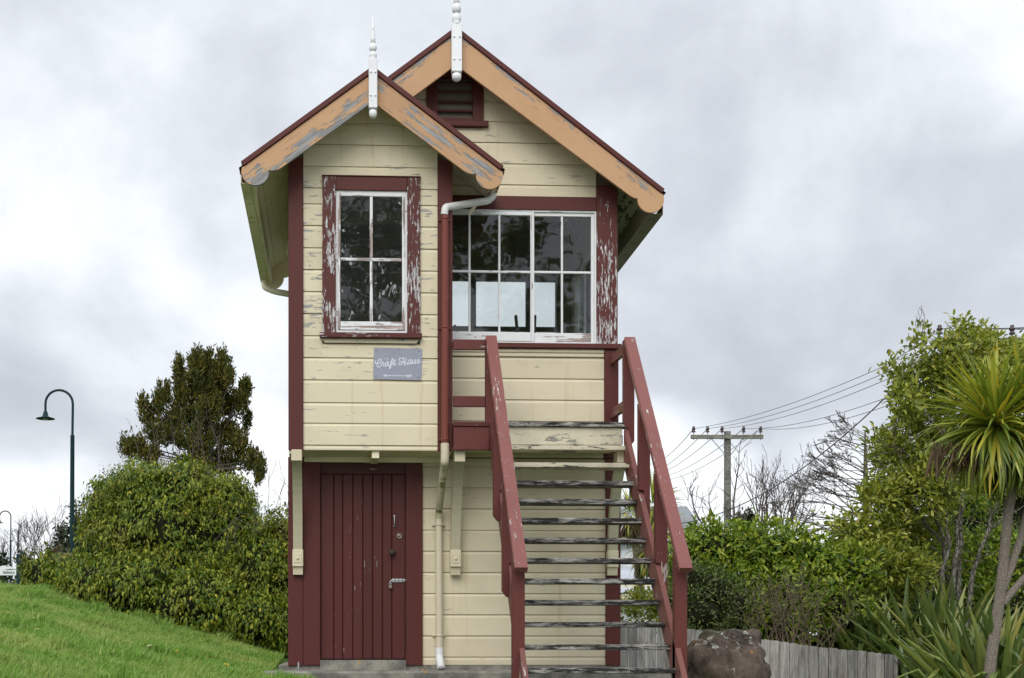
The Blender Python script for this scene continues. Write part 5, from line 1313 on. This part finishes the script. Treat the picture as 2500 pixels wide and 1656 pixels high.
P, A, N, S_, Fs = scatter(hl, .145, (5, 9), .065, .115, droop=-.05, shell=(.80, 1.10), lump=.30, back=.25)
leaves(HS, P, A, N, S_, LEAF_BROAD, M['hedge'], front=Fs)
sprig = [lobe(1733, 1278, 9, 22, 6.4), lobe(1708, 1290, 14, 9, 6.4), lobe(1755, 1288, 12, 9, 6.4), lobe(1880, 1290, 14, 14, 6.8), lobe(1960, 1318, 16, 14, 6.8), lobe(1800, 1292, 18, 10, 6.6)]
P, A, N, S_, Fs = scatter(sprig, .10, (4, 6), .05, .12, droop=-.5, shell=(.3, 1.1)); leaves(HS, P, A, N, S_, LEAF_BROAD, M['hedge'], single=0)
SS = thing('small_leaf_shrub', at(1740, 1560, 5.3), 'dark small leaved shrub right of the stair foot above the boulder', 'shrub')
sl_ = [lobe(1690, 1440, 48, 75, 5.5, 50), lobe(1740, 1450, 55, 70, 5.4, 50), lobe(1785, 1480, 50, 55, 5.4, 50), lobe(1710, 1500, 80, 55, 5.2, 50), lobe(1650, 1490, 30, 70, 5.4, 40)]
core(SS, sl_, .70)
P, A, N, S_, Fs = scatter(sl_, .10, (6, 9), .045, .062, droop=-.3, shell=(.80, 1.12), lump=.35, back=.2); leaves(SS, P, A, N, S_, LEAF_BROAD, M['small'], front=Fs)
YS = thing('low_shrub', at(1560, 1540, 5.6), 'small yellow green shrub over the fence seen between the stair treads', 'shrub')
yl = [lobe(1535, 1490, 30, 34, 5.8), lobe(1575, 1480, 40, 52, 5.7), lobe(1610, 1490, 35, 55, 5.7), lobe(1548, 1455, 20, 20, 5.8)]
P, A, N, S_, Fs = scatter(yl, .10, (5, 8), .05, .075, droop=-.3, shell=(.5, 1.1), lump=.3, back=.5); leaves(YS, P, A, N, S_, LEAF_BROAD, M['broad'], front=Fs)
# twiggy brown bush
tips = []; TB = thing('twiggy_bush', at(1930, 1575, 5.1), 'brown twiggy half bare bush rising just behind the fence palings', 'bush')
o = []
for k in range(46):
    b_ = at(R.uniform(1830, 2035), 1585, R.uniform(4.9, 5.5)); o.append(([Vector((b_.x*.5+at(1930, 1585, 5.2).x*.5, b_.y, gz(b_.x, b_.y)-.05)), b_], [.012, .009])); grow(b_, Vector((R.gauss(0, .35), R.gauss(0, .2), 1)), R.uniform(.35, .75), .009, 2, o, spread=.42, kids=(2, 4), up=.12, shrink=.66, seg=4, tips=tips, minr=.0028)
tubes('twigs', M['twig_brown'], TB, o, 4, kind='stuff')
P = []; A = []; N = []; S_ = []
for (p, d) in tips:
    for k in range(3): P.append(tuple(p-d*R.uniform(0, .12))); A.append((R.gauss(0, 1), R.gauss(0, 1), R.gauss(0, 1)+.3)); N.append((R.gauss(0, 1), R.gauss(0, 1)-.5, R.gauss(0, 1))); S_.append(R.uniform(.025, .05))
leaves(TB, P, A, N, S_, LEAF_BROAD, M['small'], single=0)
# undergrowth: dark fill behind fence and flax
UG = thing('undergrowth', at(2250, 1600, 8.2), 'shaded undergrowth behind the flax and cabbage tree', 'undergrowth'); UG['kind'] = 'stuff'
ul = [lobe(x, 1540, 70, 110, 9.0, 50) for x in range(2050, 2620, 60)]+[lobe(x, 1575, 45, 32, 6.4, 25) for x in range(1820, 2080, 50)]+[lobe(x, 1690, 60, 105, 6.9, 40) for x in range(1640, 2120, 70)]+[lobe(x, 1690, 70, 90, 8.2, 40) for x in range(2120, 2620, 90)]+[lobe(x, 1400, 80, 110, 10.2, 60) for x in range(2260, 2620, 70)]+[lobe(x, 1270, 80, 100, 10.6, 60) for x in range(2330, 2620, 70)]+[lobe(x, 1160, 80, 80, 10.4, 60) for x in range(2400, 2620, 70)]
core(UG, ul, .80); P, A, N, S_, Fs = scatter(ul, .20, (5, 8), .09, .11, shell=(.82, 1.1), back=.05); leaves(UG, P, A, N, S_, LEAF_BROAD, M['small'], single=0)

# ---------------------------------------------------------------- broadleaf tree
BT = thing('broadleaf_tree', at(2300, 1560, 7.3), 'tall pale stemmed broadleaf tree filling the right side behind the cabbage tree', 'tree')
tl = [(2370, 875, 80, 62), (2440, 880, 65, 60), (2480, 905, 40, 60), (2290, 890, 50, 50), (2235, 930, 48, 52), (2330, 950, 90, 60), (2205, 985, 42, 45), (2250, 1020, 70, 52), (2165, 1085, 48, 42), (2210, 1110, 70, 55), (2300, 1090, 90, 65), (2152, 1120, 25, 24),
      (2180, 1190, 80, 58), (2270, 1190, 90, 60), (2140, 1215, 42, 34), (2120, 1290, 90, 55), (2210, 1290, 80, 60), (2070, 1315, 50, 38), (2110, 1375, 100, 62), (2200, 1390, 75, 60), (2150, 1440, 90, 50), (2235, 1400, 50, 40), (2345, 800, 26, 18), (2250, 815, 18, 16), (2232, 845, 22, 18), (2180, 893, 22, 16), (2195, 930, 20, 18), (2480, 860, 30, 25), (2395, 825, 30, 20), (2335, 830, 30, 22)]
tlo = [lobe(a, b, c, d, 7.6+R.uniform(-.9, .9)) for a, b, c, d in tl]
P, A, N, S_, Fs = scatter(tlo, .152, (11, 16), .08, .118, droop=-.1, shell=(.55, 1.08), lump=.38, back=.5, fill=.25, nz=1.5)
leaves(BT, P, A, N, S_, LEAF_BROAD, M['broad'], front=Fs)
bl = [lobe(2290, 1265, 50, 45, 8.7), lobe(2370, 1210, 60, 60, 9.0), lobe(2330, 1350, 70, 55, 8.9), lobe(2420, 1330, 60, 70, 9.0), lobe(2260, 1340, 50, 45, 8.5), lobe(2440, 1430, 60, 60, 9), lobe(2350, 1440, 60, 50, 8.9)]
P, A, N, S_, Fs = scatter(bl, .17, (9, 13), .08, .11, droop=0, shell=(.5, 1.1), lump=.4, back=.5); leaves(BT, P, A, N, S_, LEAF_BROAD, M['hedge'], name='lower_foliage', single=0)
big = []; stems = [((2290, 1780), (2300, 1440), (2318, 1330), (2305, 1240), (2300, 1180)), ((2300, 1780), (2330, 1380), (2338, 1290), (2345, 1200), (2340, 1120)), ((2320, 1780), (2340, 1400), (2352, 1260), (2345, 1150), (2380, 1000)), ((2310, 1780), (2320, 1450), (2300, 1330), (2240, 1250), (2180, 1200)),
         ((2325, 1780), (2375, 1400), (2400, 1330), (2430, 1240), (2460, 1100)), ((2305, 1780), (2270, 1450), (2230, 1410), (2190, 1380)), ((2318, 1330), (2262, 1230), (2220, 1160), (2190, 1100)), ((2345, 1200), (2310, 1080), (2290, 980), (2285, 900)), ((2345, 1150), (2360, 1000), (2370, 900)), ((2400, 1330), (2420, 1290), (2500, 1235)),
         ((2310, 1080), (2260, 1010), (2220, 950), (2190, 900)), ((2305, 1240), (2250, 1130), (2200, 1100), (2140, 1110)), ((2285, 940), (2262, 860), (2250, 812)), ((2350, 930), (2345, 860), (2345, 795))]
for i, st in enumerate(stems):
    pts = [at(x, y, 7.2+.1*(i % 4)) for x, y in st]; r0 = (.055 if i < 6 else .028)
    q = []
    for a_, b_ in zip(pts, pts[1:]):
        for j in range(4): q.append(a_.lerp(b_, j/4)+Vector((R.gauss(0, .02), R.gauss(0, .02), 0)))
    q.append(pts[-1]); rr = [max(.008, r0*(1-.82*j/(len(q)-1))) for j in range(len(q))]
    if i < 6: tubes('trunk', M['bark'], BT, [(q, rr)], 8)
    else: big.append((q, rr))
    for k in range(7):
        j = R.randint(3, len(q)-2); grow(q[j], Vector((R.gauss(-.1, .7), R.gauss(0, .5), R.gauss(.35, .5))), R.uniform(.25, .5), max(.005, rr[j]*.35), 1, big, spread=.5, kids=(2, 3), up=.1, seg=4, minr=.004)
tubes('branches', M['bark'], BT, big, 5, kind='stuff')

# ---------------------------------------------------------------- strap leaved plants
def blade_mesh(name, bend, width, seg=7, fold=.18, tipdrop=0.0):
    """unit length strap leaf along local X, arching down in Z, folded along the middle"""
    V = []; p = Vector((0, 0, 0)); ang = 0.0
    for i in range(seg+1):
        t = i/seg; wd = width*(.55+.75*min(1, t*3))*(1-t**3.2)**.8*.7 if t < 1 else .0005
        V += [(p.x, wd/2, p.z+wd*fold), (p.x, 0, p.z), (p.x, -wd/2, p.z+wd*fold)]
        ang = -bend*(t**1.3)-(tipdrop if t > .62 else 0)
        p = p+Vector((math.cos(ang), 0, math.sin(ang)))/seg
    F_ = []
    for i in range(seg):
        a = 3*i; F_ += [(a, a+3, a+4, a+1), (a+1, a+4, a+5, a+2)]
    return V, F_
def straps(parent, items, mat, variants, single=300, one='leaf', rest='leaves'):
    """items: (base, direction, length, variant, roll); the largest become parts"""
    def score(it):
        d = (it[0]-CAM).length; return it[2]/d*(1.5 if it[0].y < CAM.y+40 and it[1].y < .2 else .8)
    order = sorted(range(len(items)), key=lambda i: -score(items[i])); pick = set(order[:single])
    mes = []
    for V, F_ in variants:
        me = bpy.data.meshes.new(one); me.from_pydata(V, [], F_); me.update(); me.materials.append(mat); me.polygons.foreach_set('use_smooth', [True]*len(me.polygons)); mes.append(me)
    RV = []; RF = []
    for i, (b, d, L, v, roll) in enumerate(items):
        Mx = Matrix.Translation(b) @ frame(d, Vector((0, 0, 1)) if abs(d.normalized().z) < .97 else Vector((-d.x, -d.y, .2))).to_4x4() @ Matrix.Rotation(roll, 4, 'X') @ Matrix.Diagonal((L, L**.5, L, 1))
        if i in pick: link(bpy.data.objects.new(one, mes[v]), parent, Mx)
        else:
            q = len(RV); RV += [tuple(Mx @ Vector(p)) for p in variants[v][0]]; RF += [tuple(j+q for j in f) for f in variants[v][1]]
    if RV:
        o = pyobj(rest, RV, RF, mat, parent, None, True); o['kind'] = 'stuff'
VAR = [blade_mesh('b', b, .053, 7, .16, td) for b, td in ((.2, 0), (.6, 0), (1.0, 0), (1.35, 0), (1.7, 0), (.5, 1.0))]
def cabbage(label, heads, trunk, Y, r0, nleaf, L, single, skirt=True):
    base = at(*trunk[0][0], Y); t = thing('cabbage_tree', (base.x, Y, gz(base.x, Y)), label, 'cabbage tree')
    for i, st in enumerate(trunk):
        pts = [at(x, y, Y) for x, y in st]; q = []
        for a_, b_ in zip(pts, pts[1:]):
            for j in range(4): q.append(a_.lerp(b_, j/4))
        q.append(pts[-1]); k = len(q)-1
        tubes('trunk' if i == 0 else 'stem', M['bark_cab'], t, [(q, [r0*(1-.30*j/k)*(1 if i == 0 else .72)*(1+.5*max(0, 1-j/2.5) if i == 0 else 1) for j in range(k+1)])], 12)
    items = []; dead = []
    for hi, (hx, hy, n, hl, dY) in enumerate(heads):
        c = at(hx, hy, Y+dY)
        for k in range(n):
            f = (k+.5)/n; el_ = rad(80-142*f**.66+R.gauss(0, 18)); az_ = k*2.39996+R.gauss(0, .2)
            d = Vector((math.cos(az_)*math.cos(el_), math.sin(az_)*math.cos(el_), math.sin(el_)))
            v = R.choice((0, 0, 1)) if f < .35 else (R.choice((1, 2, 2)) if f < .7 else R.choice((2, 3, 3, 5)))
            items.append((c+d*.07+Vector((0, 0, .10*(1-f))), d, L*hl*R.uniform(.8, 1.12), v, R.gauss(0, .25)))
        if skirt:
            for k in range(150):
                az_ = R.random()*6.283; el_ = rad(R.uniform(-75, -25)); d = Vector((math.cos(az_)*math.cos(el_), math.sin(az_)*math.cos(el_), math.sin(el_)))
                dead.append((c+Vector((d.x*.05, d.y*.05, -.05-.12*R.random())), d, L*R.uniform(.5, .85), R.choice((2, 3, 4)), R.gauss(0, .6)))
    straps(t, items, M['blade_cab'], VAR, single)
    if dead: straps(t, dead, M['blade_dead'], VAR, 0, rest='dead_leaves')
    return t
cabbage('tall cabbage tree with spiky yellow green heads at the right edge', [(2430, 1050, 520, 1.05, -.1), (2495, 1025, 320, 1.0, .25), (2555, 1075, 220, 1.0, -.1), (2395, 1010, 150, .9, .45)],
        [((2405, 1790), (2416, 1640), (2426, 1563), (2441, 1460), (2450, 1374), (2461, 1258), (2470, 1200), (2450, 1100), (2434, 1070)), ((2447, 1440), (2470, 1380), (2492, 1316), (2520, 1200), (2540, 1090)), ((2447, 1475), (2475, 1440), (2520, 1390)), ((2470, 1200), (2490, 1130), (2492, 1030))], 2.6, .080, 0, .96, 300)
ct = bpy.data.objects['cabbage_tree']; dd = []
for k in range(170):
    q = at(R.uniform(2275, 2405), R.uniform(1075, 1110), 2.6+R.uniform(-.35, .15)); dd.append((q, Vector((R.gauss(-.15, .2), R.gauss(0, .2), -1)).normalized(), R.uniform(.22, .48), R.choice((0, 1, 2)), R.random()*6))
straps(ct, dd, M['blade_dead'], VAR, 0, rest='dead_skirt')
cabbage('smaller cabbage tree with drooping heads behind the open stairs', [(1538, 1262, 90, 1.0, 0), (1592, 1240, 100, 1.1, .3), (1585, 1345, 100, 1.0, -.3), (1610, 1300, 70, 1.0, .2)],
        [((1565, 1480), (1560, 1400), (1552, 1330), (1540, 1265)), ((1556, 1380), (1580, 1320), (1592, 1245))], 10.5, .09, 0, .62, 200)
VARF = [blade_mesh('f', b, .098, 8, .30, td) for b, td in ((.08, 0), (.25, 0), (.5, 0), (.8, 0), (.25, 1.1), (.5, 1.3))]
def flax(label, px, Y, n, L, leftness=0.0, zoff=0.0, single=220):
    b0 = at(px, 1600, Y); b0.z = gz(b0.x, Y)-.05+zoff; t = thing('flax', b0, label, 'flax', 'flax clumps along the fence'); items = []
    for k in range(n):
        az_ = R.random()*6.283; el_ = rad(R.uniform(38, 86)); d = Vector((math.cos(az_)*math.cos(el_)+leftness*R.random(), math.sin(az_)*math.cos(el_)*.7, math.sin(el_)))
        p = b0+Vector((R.gauss(0, .22), R.gauss(0, .16), 0)); items.append((p, d.normalized(), L*R.uniform(.65, 1.15), R.choice((0, 0, 1, 1, 2, 3, 4, 5)), R.gauss(0, .5)))
    straps(t, items, M['blade_flax'], VARF, single)
flax('flax clump whose long blades fan left over the fence end', 2150, 6.1, 130, 1.9, -.85, .2)
flax('tall upright flax clump in front of the pale tree stems', 2300, 5.6, 200, 2.1, 0, .1)
flax('flax clump at the foot of the cabbage tree trunk', 2420, 3.2, 180, 1.75, 0, .1)
flax('flax clump right of the fence end, lowest of the row', 2350, 4.2, 110, 1.55, .1, 0)

# ---------------------------------------------------------------- bare trees at right
p = at(2115, 1330, 25); t = thing('bare_tree', (p.x, 25, -.8), 'bare dark tree with layered horizontal branches left of the leafy tree', 'bare tree'); o = []
a_ = at(2112, 1050, 25); tubes('trunk', M['twig'], t, [([Vector((p.x, 25, -.8)), at(2114, 1200, 25), a_], [.14, .10, .02])], 8)
for k in range(64):
    f = k/63; q = at(2113, 1310-250*f, 25); az_ = R.choice((math.pi, 0, math.pi))+R.gauss(0, .55)
    grow(q, Vector((math.cos(az_), math.sin(az_)*.8, .35-.25*(1-f)+R.gauss(0, .08))), (2.1-1.4*f)*R.uniform(.7, 1.1), .026*(1-.6*f), 3, o, spread=.26, kids=(3, 4), up=.02, bend=.10, shrink=.48, seg=5, minr=.006)
tubes('branches', M['twig'], t, o, 4, kind='stuff')
for (px, py, lab, n, hgt) in ((1860, 1320, 'bare upright whippy shrub right of the utility pole', 10, 1.5), (1915, 1330, 'bare upright shrub with many twigs above the hedge', 12, 1.55), (1800, 1320, 'low bare twiggy shrub at the foot of the utility pole', 8, .7)):
    p = at(px, py, 20); bare(lab, (p.x, 20, p.z), [((R.gauss(0, .22), R.gauss(0, .15), 1), hgt*R.uniform(.6, 1.0), .022, 2) for k in range(n)], M['twig'], name='bare_shrub', cat='bare shrub', group='bare shrubs above the hedge', spread=.24, up=.3, kids=(2, 4), shrink=.62, minr=.006)
for (px, py, tx, ty_, lab) in ((1712, 1300, 1682, 1175, 'single bare sapling stem left of the utility pole'), (1740, 1310, 1730, 1190, 'thin bare sapling rising from the hedge top'), (1790, 1260, 1808, 1075, 'tall bare sapling beside the utility pole'), (1936, 1330, 1972, 1185, 'slanting bare stem above the hedge right of the pole')):
    p = at(px, py, 12); q = at(tx, ty_, 12); o = []
    t = thing('bare_sapling', p, lab, 'sapling', 'bare saplings along the hedge'); pts = [p.lerp(q, i/6)+Vector((R.gauss(0, .03), 0, 0)) for i in range(7)]
    tubes('stem', M['twig'], t, [(pts, [.022, .02, .017, .014, .011, .008, .005])], 5)
    for i in range(1, 6):
        for k in range(2): grow(pts[i], Vector((R.choice((-1, 1))*R.uniform(.3, .8), R.gauss(0, .3), .8)), R.uniform(.15, .4), .007, 1, o, spread=.4, up=.2, seg=3, minr=.004)
    tubes('twigs', M['twig'], t, o, 4, kind='stuff')
little_conifer(1822, 1258, 1320, 50, 22, 'small dark conifer between the pole foot and bare shrubs')

# ---------------------------------------------------------------- leafy tree on the near side, whose reflection shows in the long window
RT = thing('garden_tree', (5.0, -19.5, -1.5), 'leafy garden tree mirrored dimly in the long window panes', 'tree')
tubes('trunk', M['bark'], RT, [([Vector((5.0, -19.5, -1.6)), Vector((4.9, -19.4, 3)), Vector((5.1, -19.3, 8))], [.25, .2, .08])], 8)
def rl(x, y, z, r): return (Vector((x, y, z)), r, r, r*.8)
rlo = [rl(5.6, -19.2, 9.2, .9), rl(4.7, -19.0, 8.6, .8), rl(6.3, -19.4, 9.0, .45), rl(6.9, -19.5, 10.4, .3), rl(5.4, -19.2, 7.3, .7), rl(6.5, -19.4, 7.2, .7), rl(4.2, -18.9, 9.6, .6), rl(3.6, -19, 10.6, .8), rl(5.0, -19.2, 11, .9),  rl(1.4, -19, 10.6, .8), rl(.3, -19, 10.9, .75), rl(.9, -19, 9.4, .7), rl(-.3, -19, 9.9, .7), rl(2.2, -19, 9.6, .7), rl(1.7, -19, 8.5, .55), rl(.4, -19, 8.4, .5), rl(2.6, -19, 11, .8)]
tubes('limb', M['bark'], RT, [([Vector((4.95, -19.4, 7)), Vector((4, -19.1, 9.5)), Vector((1.5, -19, 10)), Vector((-.2, -19, 9.8))], [.1, .07, .05, .02])], 6)
P, A, N, S_, Fs = scatter(rlo, .34, (6, 9), .15, .26, droop=.3, shell=(.4, 1.1), lump=.4, back=1, fill=.3)
leaves(RT, P, A, N, S_, LEAF_BROAD, M['ivy'], single=0)
